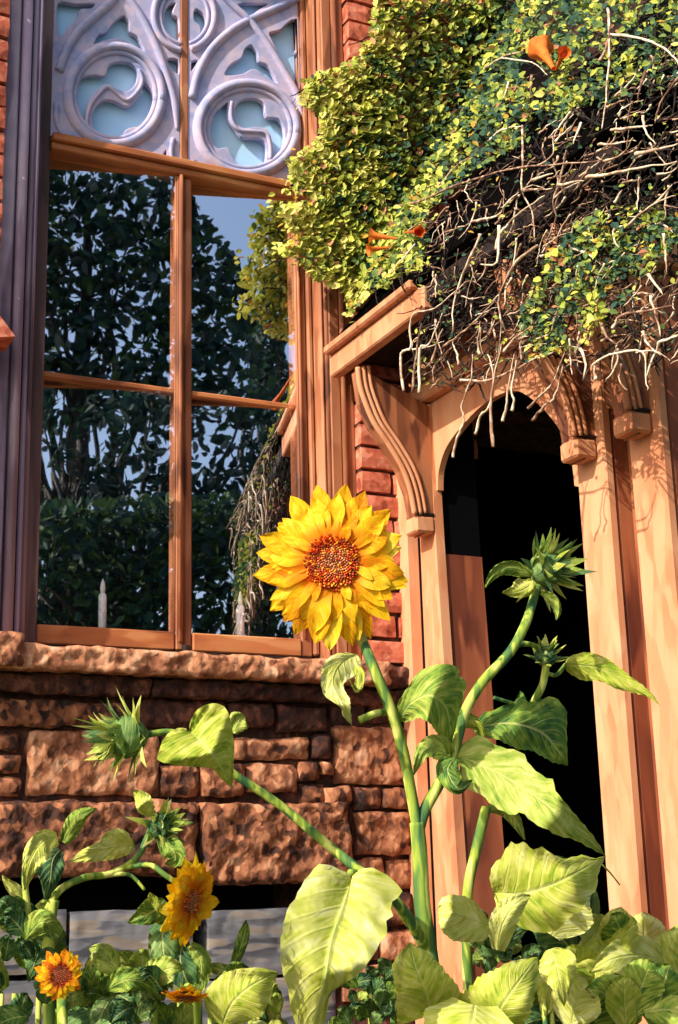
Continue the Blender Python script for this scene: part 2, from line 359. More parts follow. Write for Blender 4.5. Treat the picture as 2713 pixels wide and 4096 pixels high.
# ------------------------------------------------------------------ stone base
base_w = thing('stone_base_wall', 'rough brown sandstone wall below the tall window', 'wall', (.4, 0, 0))
b = MB(); b.box(-3, -.9, -.03, .3, 0, 1.87); b.box(.80, 1.22, -.03, .3, 0, 1.87); b.box(-.9, .80, -.03, .3, 1.42, 1.87); b.box(-.9, .8, .1, .3, 0, .8)
b.box(-.9, .80, .42, .5, .5, 1.5)
b.build('mortar_bed', M['darkstone'], base_w)
def stone(u0, v0, u1, v1, mat='stone', out=.05, yp=-.06, amp=.010, name='stone', label=None, seed=[0]):
    seed[0] += 1
    a, c = P(u0, (v0+v1)/2, y=yp), P(u1, (v0+v1)/2, y=yp); t, bt = P((u0+u1)/2, v0, y=yp), P((u0+u1)/2, v1, y=yp)
    sx, sz = c.x-a.x, t.z-bt.z; cx, cz = (a.x+c.x)/2, (t.z+bt.z)/2
    nu, nv = max(4, int(sx/.011)), max(4, int(sz/.011))
    vs, fs = rough_box(sx, out+.06, sz, 0, amp, seed[0], nu, nv, 13)
    o = [v+Vector((cx, yp+(out+.06)/2-out*.0-.0, cz)) for v in vs]
    return ob(name, o, fs, M[mat], base_w, label=label, smooth=True)
for s_ in [(-80, 2800, 515, 2905), (560, 2798, 905, 2912, 'darkstone'), (922, 2812, 1100, 2905, 'darkstone'), (1118, 2822, 1310, 2925, 'darkstone'), (1325, 2790, 1470, 2905, 'darkstone'), (1480, 2780, 1640, 2890, 'darkstone'),
           (-30, 2930, 85, 3005), (-30, 3020, 85, 3090), (-30, 3105, 85, 3180), (110, 2925, 640, 3180), (655, 2930, 920, 3040, 'darkstone'), (655, 3055, 800, 3185), (815, 3055, 985, 3185),
           (935, 2950, 1245, 3038), (1260, 2935, 1330, 3035, 'darkstone'), (1345, 2905, 1640, 3135), (998, 3052, 1195, 3170), (1207, 3048, 1285, 3120), (1296, 3046, 1336, 3094), (1207, 3134, 1300, 3215), (1312, 3148, 1416, 3215), (1432, 3152, 1530, 3232), (1542, 3152, 1640, 3232),
           (-80, 3205, 800, 3500), (815, 3212, 1412, 3530), (1430, 3248, 1650, 3420), (1420, 3440, 1540, 3560), (1552, 3440, 1660, 3560), (1430, 3575, 1660, 3700), (1350, 3720, 1520, 3840), (1535, 3720, 1680, 3840), (1380, 3860, 1680, 4000)]:
    big = (s_[2]-s_[0]) > 500 and s_[1] > 3100
    stone(*s_[:4], mat=(s_[4] if len(s_) > 4 else 'stone'), yp=-.085 if big else -.06+R.uniform(-.012, .012), amp=.016 if big else .011)
for s_ in [(-200, 3645, 265, 3900), (280, 3640, 775, 3905), (838, 3638, 1180, 3905), (1190, 3700, 1345, 3905)]:
    stone(*s_, mat='grey', yp=-.05, amp=.004, name='grey_slab', label='smooth grey slate block under the dark gap')
for s_ in [(-200, 3920, 520, 4150), (540, 3920, 1345, 4150)]:
    stone(*s_, mat='grey', yp=-.05, amp=.004, name='grey_slab', label='lower grey slate block behind the flowers')
for (x0, x1, z0, z1) in [(-1.5, -.98, 1.785, 1.855), (-.97, -.50, 1.785, 1.855), (-1.5, -1.05, 1.60, 1.775), (-1.04, -.72, 1.60, 1.775), (-.71, -.24, 1.68, 1.775), (-.71, -.24, 1.60, 1.67), (-1.5, -.80, 1.42, 1.59), (-.79, -.24, 1.42, 1.59), (-1.5, -.93, 1.2, 1.41), (-1.4, -.95, .95, 1.19)]:
    vs, fs = rough_box(x1-x0, .11, z1-z0, 0, .011, x0*9, int((x1-x0)/.015), int((z1-z0)/.015), 13)
    ob('stone', [v+Vector(((x0+x1)/2, -.005, (z0+z1)/2)) for v in vs], fs, M['stone'], base_w, smooth=True)
# window sill stones
sill = thing('stone_sill', 'long pink sandstone sill with a broken lower edge under the window', 'window sill', (.4, 0, 1.95))
def sillpiece(x0, x1, z0, z1, y0, mat, seed, amp=.009, name='sill_stone'):
    vs, fs = rough_box(x1-x0, abs(y0)+.15, z1-z0, 0, amp*1.25, seed, int((x1-x0)/.011), 9, 20)
    ob(name, [v+Vector(((x0+x1)/2, (y0+.15)/2, (z0+z1)/2)) for v in vs], fs, M[mat], sill, smooth=True)
sillpiece(-.16, 1.0, 1.920, 1.985, -.135, 'sill', 3, .008)
sillpiece(-.60, -.09, 1.925, 2.012, -.155, 'sill', 5, .008)
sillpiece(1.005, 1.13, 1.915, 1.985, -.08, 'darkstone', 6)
sillpiece(-.60, .28, 1.865, 1.918, -.085, 'darkstone', 7, .010, 'under_course'); sillpiece(.285, .86, 1.865, 1.916, -.085, 'darkstone', 8, .010, 'under_course')  # dark stone colour also carries the shade under the sill lip
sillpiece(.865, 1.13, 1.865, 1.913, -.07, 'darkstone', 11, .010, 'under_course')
# dark cellar recess behind the gap
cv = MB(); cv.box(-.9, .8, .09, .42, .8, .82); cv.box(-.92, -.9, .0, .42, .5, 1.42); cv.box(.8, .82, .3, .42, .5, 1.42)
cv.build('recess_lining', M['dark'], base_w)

# ------------------------------------------------------------------ window
win = thing('tracery_window', 'tall wooden window with lavender tracery in its two upper panes', 'window', (.43, .1, 2.0))
W_ = .85; ZT, ZM, ZB, XM = 3.551, 2.826, 2.08, .432; TOP = 4.45; YS = .09
def strip(x0, x1, y0, z0, z1, mat='frame', y1=.16, name='casing', bev=.005, **k): return box(name, x0, x1, y0, y1, z0, z1, M[mat], win, bev, **k)
# left casing: moulded, shade of the brick reveal put into its purple colour
strip(-.176, -.128, -.022, 1.99, TOP, 'purple', label='outer casing with purple shade in its colour'); strip(-.126, -.086, .004, 1.99, TOP, 'purple'); strip(-.084, -.070, -.002, 1.99, TOP, 'purple'); strip(-.068, -.050, .040, 1.99, TOP, 'purple')
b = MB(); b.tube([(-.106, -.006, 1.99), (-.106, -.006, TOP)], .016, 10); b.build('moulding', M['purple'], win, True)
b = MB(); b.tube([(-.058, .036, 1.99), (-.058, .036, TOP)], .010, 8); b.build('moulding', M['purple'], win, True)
# right casing
strip(.872, .885, .030, 1.99, TOP); strip(.887, .926, .0, 1.99, TOP); strip(.928, .9665, -.012, 1.99, TOP)
b = MB(); b.tube([(.886, .012, 1.99), (.886, .012, TOP)], .009, 8); b.build('moulding', M['frame'], win, True)
b = MB(); b.tube([(.930, -.010, 1.99), (.930, -.010, TOP)], .010, 8); b.build('moulding', M['frame'], win, True)
# sashes
strip(-.048, 0, YS, ZB-.055, TOP, 'dusk', .15, 'stile', label='outer stile with brown purple shade in its colour'); strip(.852, .870, YS-.01, 2.03, TOP, 'frame', .15, 'stile')
strip(.812, .850, YS, ZB-.055, ZT, 'frame', .15, 'stile')
strip(.843, .850, YS, ZT+.052, TOP, 'frame', .15, 'stile')
b = MB(); b.tube([(.826, YS, ZB), (.826, YS, ZT)], .006, 6); b.build('bead', M['frame'], win, True)
strip(XM-.026, XM+.001, YS-.004, ZB-.055, ZT, 'frame', .15, 'mullion'); strip(XM+.003, XM+.028, YS+.002, ZB-.055, ZT, 'frame', .15, 'mullion')
b = MB(); b.tube([(XM-.012, YS-.006, ZB-.03), (XM-.012, YS-.006, ZT)], .007, 6); b.tube([(XM-.0255, YS+.004, ZB), (XM-.0255, YS+.004, ZT)], .005, 6); b.build('bead', M['frame'], win, True)
strip(XM-.015, XM+.015, YS-.002, ZT+.052, TOP, 'frame', .15, 'mullion')
def bar(x0, x1, z0, z1, y0=YS, name='rail', y1=.15): return box(name, x0, x1, y0, y1, z0, z1, M['frameh'], win, .004)
bar(-.0, .852, ZT, ZT+.024, YS-.012, 'transom'); bar(-.0, .852, ZT+.0245, ZT+.050, YS-.026, 'transom')
bar(0, XM-.027, ZM-.009, ZM+.010, YS+.008, 'glazing_bar', .13); bar(XM+.029, .811, ZM-.009, ZM+.010, YS+.008, 'glazing_bar', .13)
bar(-.0, XM-.027, ZB-.055, ZB, YS-.004); bar(XM+.029, .811, ZB-.055, ZB, YS-.004)
box('latch', XM-.008, XM+.012, YS-.03, YS-.006, ZB-.072, ZB-.04, M['darkwood'], win, .004)
box('sill_board', -.05, .87, .06, .16, 1.98, 2.018, M['darkwood'], win)
TILT = math.tan(math.radians(8.0))            # panes turned to steer their mirror image clear of the porch
def pane(x0, x1, z0, z1, mat, y=.120, tl=TILT):
    a, c = y+tl*(x1-x0)/2, y-tl*(x1-x0)/2
    return ob('pane', [(x0, a, z0), (x1, c, z0), (x1, c, z1), (x0, a, z1)], [(0, 1, 2, 3)], M[mat], win)
for (x0, x1) in ((-.01, XM-.01), (XM+.01, .82)):
    pane(x0, x1, ZB-.01, ZM, 'glass'); pane(x0, x1, ZM, ZT+.01, 'glass')
pane(-.01, XM, ZT+.02, TOP, 'sky_glass', .122, 0); pane(XM, .85, ZT+.02, TOP, 'sky_glass', .122, 0)  # opaque blue panes: sky reflection painted into the base colour
# tracery: pierced plate plus swept ribs
C1 = lambda pts, y: [P(a/1.1529, c/1.1529, y=y) for a, c in pts]
def smooth_loop(pts, k=4):
    n = len(pts); out = []
    for i in range(n):
        p0, p1, p2, p3 = pts[i-1], pts[i], pts[(i+1) % n], pts[(i+2) % n]
        for j in range(k):
            t = j/k; out.append(.5*((2*p1)+(p2-p0)*t+(2*p0-5*p1+4*p2-p3)*t*t+(3*p1-p0-3*p2+p3)*t**3))
    return out
TY = .094
def plate(name, rect, holes):
    cu = bpy.data.curves.new(name, 'CURVE'); cu.dimensions = '2D'; cu.fill_mode = 'BOTH'; cu.extrude = .007; cu.bevel_depth = .0035; cu.bevel_resolution = 1
    loops = [[Vector((x, 0, z)) for x, z in rect]]+[smooth_loop(C1(h, TY)) for h in holes]
    for lp in loops:
        s = cu.splines.new('POLY'); s.points.add(len(lp)-1); s.use_cyclic_u = True
        for i, p in enumerate(lp): s.points[i].co = (p.x, p.z, 0, 1)
    o = bpy.data.objects.new(name, cu); COL.objects.link(o)
    dg = bpy.context.evaluated_depsgraph_get(); me = bpy.data.meshes.new_from_object(o.evaluated_get(dg))
    vs = [Vector((v.co.x, TY+.008-v.co.z, v.co.y)) for v in me.vertices]; fs = [list(p.vertices) for p in me.polygons]
    bpy.data.objects.remove(o); 
    return ob(name, vs, fs, M['tracery'], win)
holesL = [[(262, 15), (350, 15), (440, 15), (425, 42), (375, 48), (362, 85), (325, 125), (290, 165), (268, 175)],
          [(430, 208), (452, 160), (490, 148), (515, 108), (570, 68), (598, 100), (602, 142), (640, 170), (668, 240), (605, 205), (550, 182), (490, 190)],
          [(345, 400), (385, 352), (440, 342), (482, 345), (500, 300), (550, 280), (608, 290), (640, 330), (632, 385), (590, 425), (540, 415), (495, 392), (440, 430), (408, 490), (398, 560), (405, 612), (365, 570), (338, 510), (332, 450)],
          [(658, 372), (702, 415), (718, 480), (708, 545), (690, 582), (640, 588), (585, 602), (555, 650), (500, 655), (445, 630), (420, 560), (432, 500), (470, 462), (520, 458), (590, 485), (645, 425)],
          [(752, 95), (762, 45), (785, 15), (815, 15), (800, 60), (828, 90), (832, 185), (798, 190), (765, 150)],
          [(748, 718), (768, 688), (774, 735)], [(768, 272), (826, 275), (826, 345), (790, 322)]]
holesR = [[(1035, 350), (1062, 295), (1108, 268), (1128, 222), (1160, 205), (1190, 240), (1198, 280), (1240, 302), (1282, 388), (1220, 352), (1170, 322), (1120, 345)],
          [(1240, 150), (1290, 135), (1318, 108), (1352, 88), (1385, 105), (1386, 215), (1362, 240), (1386, 268), (1386, 398), (1358, 395), (1318, 325), (1278, 245), (1250, 185)],
          [(1100, 15), (1240, 15), (1198, 48), (1150, 78), (1120, 55)],
          [(1055, 470), (1020, 490), (985, 530), (968, 590), (975, 645), (1002, 688), (1048, 685), (1065, 722), (1110, 770), (1180, 785), (1225, 752), (1235, 695), (1222, 650), (1180, 632), (1122, 630), (1095, 598), (1060, 550)],
          [(1082, 500), (1110, 462), (1170, 450), (1220, 475), (1232, 535), (1285, 545), (1312, 590), (1316, 645), (1300, 700), (1265, 752), (1255, 700), (1248, 640), (1228, 600), (1180, 590), (1120, 594), (1085, 558)],
          [(882, 282), (918, 280), (882, 335)], [(900, 738), (940, 768), (895, 766)],
          [(905, 38), (940, 60), (956, 100), (950, 150), (930, 188), (908, 196), (902, 182), (922, 150), (918, 120), (895, 100), (890, 60)]]
plate('tracery_plate', [(.001, ZT+.051), (XM-.016, ZT+.051), (XM-.016, TOP), (.001, TOP)], holesL)
plate('tracery_plate', [(XM+.016, ZT+.051), (.842, ZT+.051), (.842, TOP), (XM+.016, TOP)], holesR)
def ring(cx, cy, rx, ry, w=.019, a0=0, a1=2*pi, name='tracery_ring'):
    pts = [(cx+rx*cos(a0+(a1-a0)*i/48), cy+ry*sin(a0+(a1-a0)*i/48)) for i in range(50)]
    b = MB(); b.tube(C1(pts, TY-.004), w, 10, flat=.8); b.build(name, M['tracery'], win, True)
    q = [(cx+(rx-30)*cos(a0+(a1-a0)*i/48), cy+(ry-30)*sin(a0+(a1-a0)*i/48)) for i in range(50)]
    b = MB(); b.tube(C1(q, TY-.002), w*.5, 8); b.build('ring_bead', M['tracery'], win, True)
ring(530, 442, 218, 228); ring(1140, 595, 230, 212)
ring(850, 75, 140, 158, .014, math.radians(97), math.radians(262)); ring(850, 75, 140, 158, .014, math.radians(-80), math.radians(74))
def rib(pts, w=.016):
    q = C1(spline(pts, 6), TY-.003); b = MB(); b.tube(q, [w*(.25+.75*min(1, (len(q)-1-i)/5)) for i in range(len(q))], 10, flat=.8); b.build('tracery_rib', M['tracery'], win, True)
rib([(272, 330), (300, 250), (350, 165), (430, 85), (500, 25), (560, -40)]); rib([(575, -30), (640, 60), (690, 150), (735, 250), (775, 370), (805, 480), (818, 600)])
rib([(885, 455), (915, 340), (975, 230), (1060, 150), (1150, 96), (1290, 35), (1420, -20)]); rib([(1020, -30), (1090, 40), (1150, 96), (1230, 200), (1310, 330), (1370, 440), (1395, 540)])
rib([(262, 480), (262, 560), (300, 640), (345, 690)], .010); rib([(800, 640), (790, 700), (800, 755)], .010)
# thin rolled edges of the cusps
def bead(pts): b = MB(); b.tube(C1(spline(pts, 5), TY-.004), .007, 6); b.build('cusp', M['tracery'], win, True)
bead([(420, 625), (400, 570), (415, 490), (450, 440), (495, 402), (545, 435), (588, 462), (640, 415), (655, 368), (640, 320)])
bead([(1068, 470), (1066, 545), (1100, 598), (1170, 606), (1225, 615), (1245, 665), (1248, 735)])
# room behind the glass and the two candles
rm = MB(); rm.box(-1.2, -1.18, .3, 3, .6, 5); rm.box(2.38, 2.40, .3, 3, 0, 5); rm.box(-1.2, 2.4, 3, 3.02, 0, 5); rm.box(-1.18, 2.38, .3, 3, 4.98, 5); rm.box(-1.18, 1.2, .3, 3, 1.2, 1.22)
rm.box(-1.2, -.16, .3, .32, .6, 5); rm.box(.98, 1.2, .3, .32, 1, 5); rm.box(1.2, 1.22, .3, 2.98, 0, 5)
rm.box(1.22, 2.38, .3, .32, 2.85, 4.98); rm.box(-.16, .98, .35, .36, 1, 1.97)
t = rm.build('room', M['dark']); t['kind'] = 'structure'
box('inner_sill', -.16, .98, .161, .34, 2.0, 2.035, M['darkwood'], win)
for (u, v0, v1, lb) in ((403, 2318, 2485, 'white candle behind the left window pane'), (955, 2368, 2533, 'white candle behind the right window pane, nearer the sunflower')):
    p0 = P(u, v1+14, y=.19); p1 = P(u, v0, y=.19); x, y, z0 = p0.x, .175, 2.035; h = p1.z-z0
    c = thing('candle', lb, 'candle', (x, y, z0), 'candles standing behind the window glass')
    bb = MB(); bb.tube([(x, y, z0), (x, y, z0+h*.74), (x, y, z0+h*.78)], [.0125, .012, .009], 12); bb.build('candle_stick', M['candle'], c, True)
    bb = MB(); bb.tube([(x, y, z0+h*.78), (x, y, z0+h*.86), (x, y, z0+h*.93), (x, y, z0+h)], [.006, .0085, .006, .001], 8); bb.build('bulb', M['candle'], c, True)
# small lit wedge of the neighbouring bracket at the left edge
b = MB(); pts = [P(-40, 1190, y=-.16), P(0, 1262, y=-.16), P(62, 1345, y=-.16), P(-40, 1350, y=-.16)]
b.add([p for p in pts]+[p+Vector((0, .12, 0)) for p in pts], [(0, 1, 2, 3), (7, 6, 5, 4), (0, 4, 5, 1), (1, 5, 6, 2), (2, 6, 7, 3), (3, 7, 4, 0)])
t = b.build('hood_end', M['brick']); t['label'] = 'small red wedge of a hood end at the left of the window'; t['category'] = 'trim'

# ------------------------------------------------------------------ porch
porch = thing('timber_porch', 'open timber porch with arched sides right of the window, overgrown on top', 'porch', (1.6, -1, 0))
XP = 1.13
def post(y0, y1, x1=1.27, z0=0, z1=2.785):
    p = box('post', XP+.031, x1, y0+.004, y1-.004, z0, z1, M['shade_wood'], porch, .006)
    box('facing_board', XP, XP+.03, y0, y1, z0, z1, M['peach'], p, .006)
    return p
def prism(name, x0, x1, prof, mat, parent):
    "prof: (z, y outer, y inner) from bottom to top"
    vs = []; fs = []
    for z, ya, yb in prof: vs += [(x0, ya, z), (x0, yb, z), (x1, yb, z), (x1, ya, z)]
    for i in range(len(prof)-1):
        for k in range(4): a = 4*i+k; c = 4*i+(k+1) % 4; fs.append((a, c, c+4, a+4))
    fs += [(3, 2, 1, 0), tuple(len(vs)-4+k for k in range(4))]
    return ob(name, vs, fs, mat, parent)
pa = prism('post', XP+.031, 1.292, [(0, -.262, -.11), (1.3, -.238, -.11), (2.30, -.196, -.11), (2.31, -.196, -.11)], M['shade_wood'], porch)
prism('post_shade_block', XP+.031, 1.292, [(2.311, -.190, -.11), (2.785, -.18, -.11)], M['post_shade'], pa)  # black block added to stand for the shadow on the post top
prism('facing_board', XP, XP+.03, [(0, -.266, -.105), (1.3, -.242, -.105), (2.35, -.200, -.105), (2.785, -.190, -.105)], M['peach'], pa)
box('wall_board', 1.085, 1.128, -.10, -.037, 0, 2.78, M['peach'], porch)
box('wall_board', 1.13, 1.275, -.098, -.037, 0, 2.785, M['darkwood'], porch)
post(-1.045, -.925); post(-1.265, -1.142)
box('infill_board', 1.20, 1.24, -1.141, -1.046, 0, 2.785, M['shade_wood'], porch)
box('post', 2.15, 2.28, -1.262, -1.14, 0, 2.785, M['shade_wood'], porch); box('post', 2.15, 2.28, -.23, -.10, 0, 2.785, M['shade_wood'], porch)
# arch panels in the plane of the posts
def panel(pts, y_a, y_b, zt=2.79, x0=XP+.012, x1=XP+.032):
    pts = spline(pts, 5); q = [P(u, v, x=x0) for u, v in pts]; q[-1].y = y_b
    q = [Vector((x0, y_a, q[0].z))]+q
    n = len(q); vs = []; 
    for p in q: vs += [(x0, p.y, p.z), (x0, p.y, zt), (x1, p.y, p.z), (x1, p.y, zt)]
    fs = []
    for i in range(n-1):
        a, c = 4*i, 4*i+4
        fs += [(a, c, c+1, a+1), (a+2, a+3, c+3, c+2), (a, a+2, c+2, c)]
    return ob('arch_panel', vs, fs, M['peach'], porch)
panel([(1752, 1960), (1756, 1880), (1788, 1785), (1860, 1690), (1950, 1605), (2050, 1563), (2120, 1590), (2195, 1660), (2250, 1740), (2285, 1840), (2300, 1960)], -.185, -.925)
vs = []; fs = []
for x, z in spline([(1.275, 2.30), (1.285, 2.50), (1.33, 2.66), (1.42, 2.79), (1.56, 2.87), (1.71, 2.90), (1.86, 2.87), (2.0, 2.79), (2.09, 2.66), (2.14, 2.5), (2.148, 2.30)], 4): vs += [(x, -1.25, z), (x, -1.25, 3.0), (x, -1.20, z), (x, -1.20, 3.0)]
for i in range(len(vs)//4-1):
    a, c = 4*i, 4*i+4; fs += [(a, c, c+1, a+1), (a+2, a+3, c+3, c+2), (a, a+2, c+2, c)]
ob('front_arch', vs, fs, M['peach'], porch)
vs = []; fs = []
for y, z in [(-1.142, 2.5), (-1.13, 2.6), (-1.09, 2.66), (-1.05, 2.6), (-1.045, 2.5)]: vs += [(1.142, y, z), (1.142, y, 2.79), (1.20, y, z), (1.20, y, 2.79)]
for i in range(4):
    a, c = 4*i, 4*i+4; fs += [(a, c, c+1, a+1), (a+2, a+3, c+3, c+2), (a, a+2, c+2, c)]
ob('arch_panel', vs, fs, M['peach'], porch)
box('plate_beam', 1.105, 1.24, -1.30, -.037, 2.792, 2.85, M['peach'], porch, .008)
box('plate_beam', 1.12, 1.22, -1.28, -.037, 2.852, 2.93, M['shade_wood'], porch, .006)  # shading above the beam carried by this darker colour
# brackets
BO = [(1415, 1490), (1500, 1540), (1600, 1590), (1680, 1640), (1700, 1700), (1702, 1900), (1700, 2100), (1668, 2150), (1640, 2080), (1622, 1980), (1590, 1890), (1530, 1790), (1475, 1710), (1435, 1620)]
def bracket(yc):
    th = .03; q = [P(u, v, y=-.15) for u, v in BO]
    q[4].x = q[5].x = q[6].x = XP+.002
    n = len(q); vs = [(p.x, yc-th, p.z) for p in q]+[(p.x, yc+th, p.z) for p in q]
    fs = [list(range(n)), list(range(2*n-1, n-1, -1))]+[(i, n+i, n+(i+1) % n, (i+1) % n) for i in range(n)]
    br = ob('bracket', vs, fs, M['frame'], porch)  # brown holds the shaded face, the peach mouldings its lit edge
    edge = spline([(1412, 1492), (1420, 1560), (1440, 1625), (1475, 1708), (1530, 1790), (1588, 1888), (1620, 1978), (1638, 2075)], 5)
    for k, (o_, rr) in enumerate(((-8, .009), (14, .0075), (34, .0065))):
        b = MB(); b.tube([Vector((p.x, yc-th-.002, p.z)) for p in [P(u+o_, v-abs(o_)*.2, y=-.15) for u, v in edge]], rr, 7); b.build('bracket_moulding', M['peach'], br, True)
    p = P(1665, 2105, y=-.15)
    b = MB(); b.box(p.x-.028, XP-.001, yc-th-.006, yc+th+.006, p.z-.030, p.z+.020, .006); b.build('bracket_foot', M['peach'], br)
    b = MB(); b.box(p.x-.022, XP-.001, yc-th-.006, yc+th+.006, p.z+.023, p.z+.032, .002); b.build('bracket_collar', M['darkwood'], br)
for y in (-.165, -.985, -1.205): bracket(y)
# eave boards and roof
XE = .878
box('fascia', XE-.012, XE+.025, -.64, -.042, 2.885, 2.955, M['peach'], porch, .005); box('fascia_moulding', XE-.034, XE+.0, -.60, -.042, 2.957, 2.985, M['peach'], porch, .006)
box('fascia', XE-.006, XE+.022, -1.5, -.643, 2.90, 2.955, M['darkwood'], porch, .005, label='dark length of eave board under the vine')  # coloured dark so the board sinks behind the vine
def slab(name, x0, z0, x1, z1, th, y0, y1, mat):
    d = Vector((x1-x0, 0, z1-z0)).normalized(); n = Vector((-d.z, 0, d.x))*th
    a = [Vector((x0, y, z0)) for y in (y0, y1)]; c = [Vector((x1, y, z1)) for y in (y0, y1)]
    vs = [a[0], a[1], c[1], c[0]]+[q+n for q in (a[0], a[1], c[1], c[0])]
    ob(name, vs, [(0, 1, 2, 3), (7, 6, 5, 4), (0, 4, 5, 1), (1, 5, 6, 2), (2, 6, 7, 3), (3, 7, 4, 0)], M[mat], porch)
slab('roof_slope', XE, 2.958, 1.71, 3.98, .03, -1.5, -.04, 'roof'); slab('roof_slope', 2.54, 2.958, 1.712, 3.98, -.03, -1.5, -.04, 'roof')
box('ceiling', 1.24, 2.15, -1.19, -.04, 2.86, 2.88, M['darkwood'], porch, 0)
box('soffit', XE+.03, 1.10, -1.3, -.04, 2.945, 2.952, M['darkwood'], porch, 0)  # shade under the eave put into the near-black wood colour
t = box('porch_floor', 1.0, 2.4, -1.4, -.03, .01, .15, M['darkwood'], porch)
# right side, closed boards
box('side_boarding', 2.22, 2.26, -1.13, -.24, .15, 2.8, M['darkwood'], porch, 0)

# ------------------------------------------------------------------ climbing vine on the porch roof
def vine_pt(u, v, lift=0.0, sag=0):
    d = ray(u, v); t1 = (-.07-CAM.y)/d.y
    # plane x - .55 z = .82 - .55*2.95
    k = .82-.55*2.95; t2 = (k-CAM.x+.55*CAM.z)/(d.x-.55*d.z)
    if CAM.z+d.z*t2 < 2.95: t2 = (.84-CAM.x)/d.x
    h = .12; t = min(t1, t2) if abs(t1-t2) > h else min(t1, t2)-(h-abs(t1-t2))**2/(4*h)
    return CAM+d*(t-lift)
vine = thing('climbing_vine', 'thick trumpet vine over the porch roof, green at the left and bare at the right', 'vine', (.95, -.3, 0))
L1 = [(1510, -40), (1480, 150), (1400, 250), (1240, 310), (1195, 410), (1290, 470), (1270, 560), (1160, 640), (1165, 760), (1260, 800), (1105, 830), (1150, 900), (1190, 960), (1085, 985), (1190, 1045), (1280, 1130), (1370, 1160), (1400, 1250), (1480, 1180), (1560, 1120), (1680, 1080), (1720, 960), (1680, 880), (1760, 800), (1880, 700), (2000, 620), (2120, 560), (2240, 480), (2400, 380), (2760, 300), (2760, -40)]
L2 = [(2090, 1240), (2085, 1340), (2180, 1420), (2260, 1400), (2330, 1330), (2430, 1280), (2520, 1180), (2620, 1060), (2713, 960), (2713, 860), (2560, 820), (2440, 830), (2300, 900), (2190, 1020)]
BARE = [(1640, 930), (1760, 800), (1900, 690), (2060, 600), (2240, 480), (2420, 330), (2760, 130), (2760, 1440), (2600, 1420), (2400, 1450), (2150, 1440), (1990, 1480), (1880, 1560), (1640, 1560), (1620, 1400), (1720, 1230), (1640, 1100)]
TOPR = [(2150, -20), (2760, -20), (2760, 330), (2400, 420), (2250, 420)]
def leafshape(p, n, r, tip, wd):
    "small folded leaf: 6 verts, 4 faces"
    n = n.normalized(); t = (tip-n*tip.dot(n)).normalized(); s = n.cross(t)
    vs = [p-t*r, p-t*r*.35+s*r*wd+n*r*.16, p+t*r*.35+s*r*wd*.82+n*r*.16, p+t*r, p+t*r*.35-s*r*wd*.82+n*r*.16, p-t*r*.35-s*r*wd+n*r*.16]
    return vs, [(0, 1, 2, 3), (0, 3, 4, 5)]
rv = Vector
leaves = []
def rnd_n():
    return (Vector((-.55, -.55, .55))+Vector((R.gauss(0, .5), R.gauss(0, .5), R.gauss(0, .45))))
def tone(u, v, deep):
    # light put into the tones: sunlit left rim, shaded inwards and deeper; autumn touches
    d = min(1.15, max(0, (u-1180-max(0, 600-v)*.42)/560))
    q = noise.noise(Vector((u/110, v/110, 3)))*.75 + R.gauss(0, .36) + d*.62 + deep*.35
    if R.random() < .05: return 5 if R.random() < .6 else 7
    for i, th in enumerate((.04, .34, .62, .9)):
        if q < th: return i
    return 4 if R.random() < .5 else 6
def add_leaves(poly, n, layers, size=(11, 24), sparse=None):
    for (u, v) in in_poly(poly, n):
        if sparse and R.random() < sparse(u, v): continue
        dp = R.random()**1.5*layers
        p = vine_pt(u, v, lift=.06-dp)
        if p.x < 1.15 and p.y > -.3+dp: p = vine_pt(u, v, lift=.10-dp*.5)      # on the wall the layers lie in front of the bricks
        r = R.uniform(*size)*pxm(p)
        leaves.append((p, rnd_n(), r, Vector((R.gauss(-.2, .7), R.gauss(-.2, .5), R.gauss(-.7, .6))), R.uniform(.5, .78), tone(u, v, dp/layers), dp))
def sp(u, v):
    # thins out to the right and below
    a = max(0, (u-1650)/950)*.75 + max(0, (v-(.9*(2300-u)+520))/500)*.5
    return a + noise.noise(Vector((u/110, v/110, 9)))*.9*max(0, min(1, (u-1500)/400))
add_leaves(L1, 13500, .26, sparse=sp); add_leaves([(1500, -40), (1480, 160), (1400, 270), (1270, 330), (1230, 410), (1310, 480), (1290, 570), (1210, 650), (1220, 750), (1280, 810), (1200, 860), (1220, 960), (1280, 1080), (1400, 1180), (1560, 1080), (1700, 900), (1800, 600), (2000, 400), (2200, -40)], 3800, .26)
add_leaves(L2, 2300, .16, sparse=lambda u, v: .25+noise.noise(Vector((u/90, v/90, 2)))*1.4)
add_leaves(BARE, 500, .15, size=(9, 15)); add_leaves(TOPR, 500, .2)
# single sprays poking out at the left rim
for (u0, v0, u1, v1) in ((1290, 330, 1225, 330), (1230, 400, 1190, 395), (1260, 640, 1145, 625), (1200, 760, 1140, 730), (1180, 830, 1095, 815), (1250, 1010, 1070, 990), (1220, 940, 1110, 900), (1330, 1090, 1235, 1090), (1420, 1200, 1385, 1270), (1250, 1040, 1090, 1010), (1480, 1140, 1430, 1180), (1560, 1100, 1530, 1150), (2380, 1300, 2330, 1370), (2150, 1370, 2140, 1430)):
    for i in range(14):
        t = i/13; u, v = u0+(u1-u0)*t+R.gauss(0, 16), v0+(v1-v0)*t+R.gauss(0, 16); p = vine_pt(u, v, .03)
        leaves.append((p, rnd_n(), R.uniform(12, 18)*pxm(p), Vector((-1, -.2, R.gauss(0, .5))), .6, R.choice((0, 0, 1, 1, 2, 5)), 0))
leaves.sort(key=lambda l: l[6]-l[2]*3)
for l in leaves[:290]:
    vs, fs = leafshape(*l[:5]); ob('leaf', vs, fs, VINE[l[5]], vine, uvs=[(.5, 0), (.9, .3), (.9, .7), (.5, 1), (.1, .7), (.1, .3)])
b = MB()
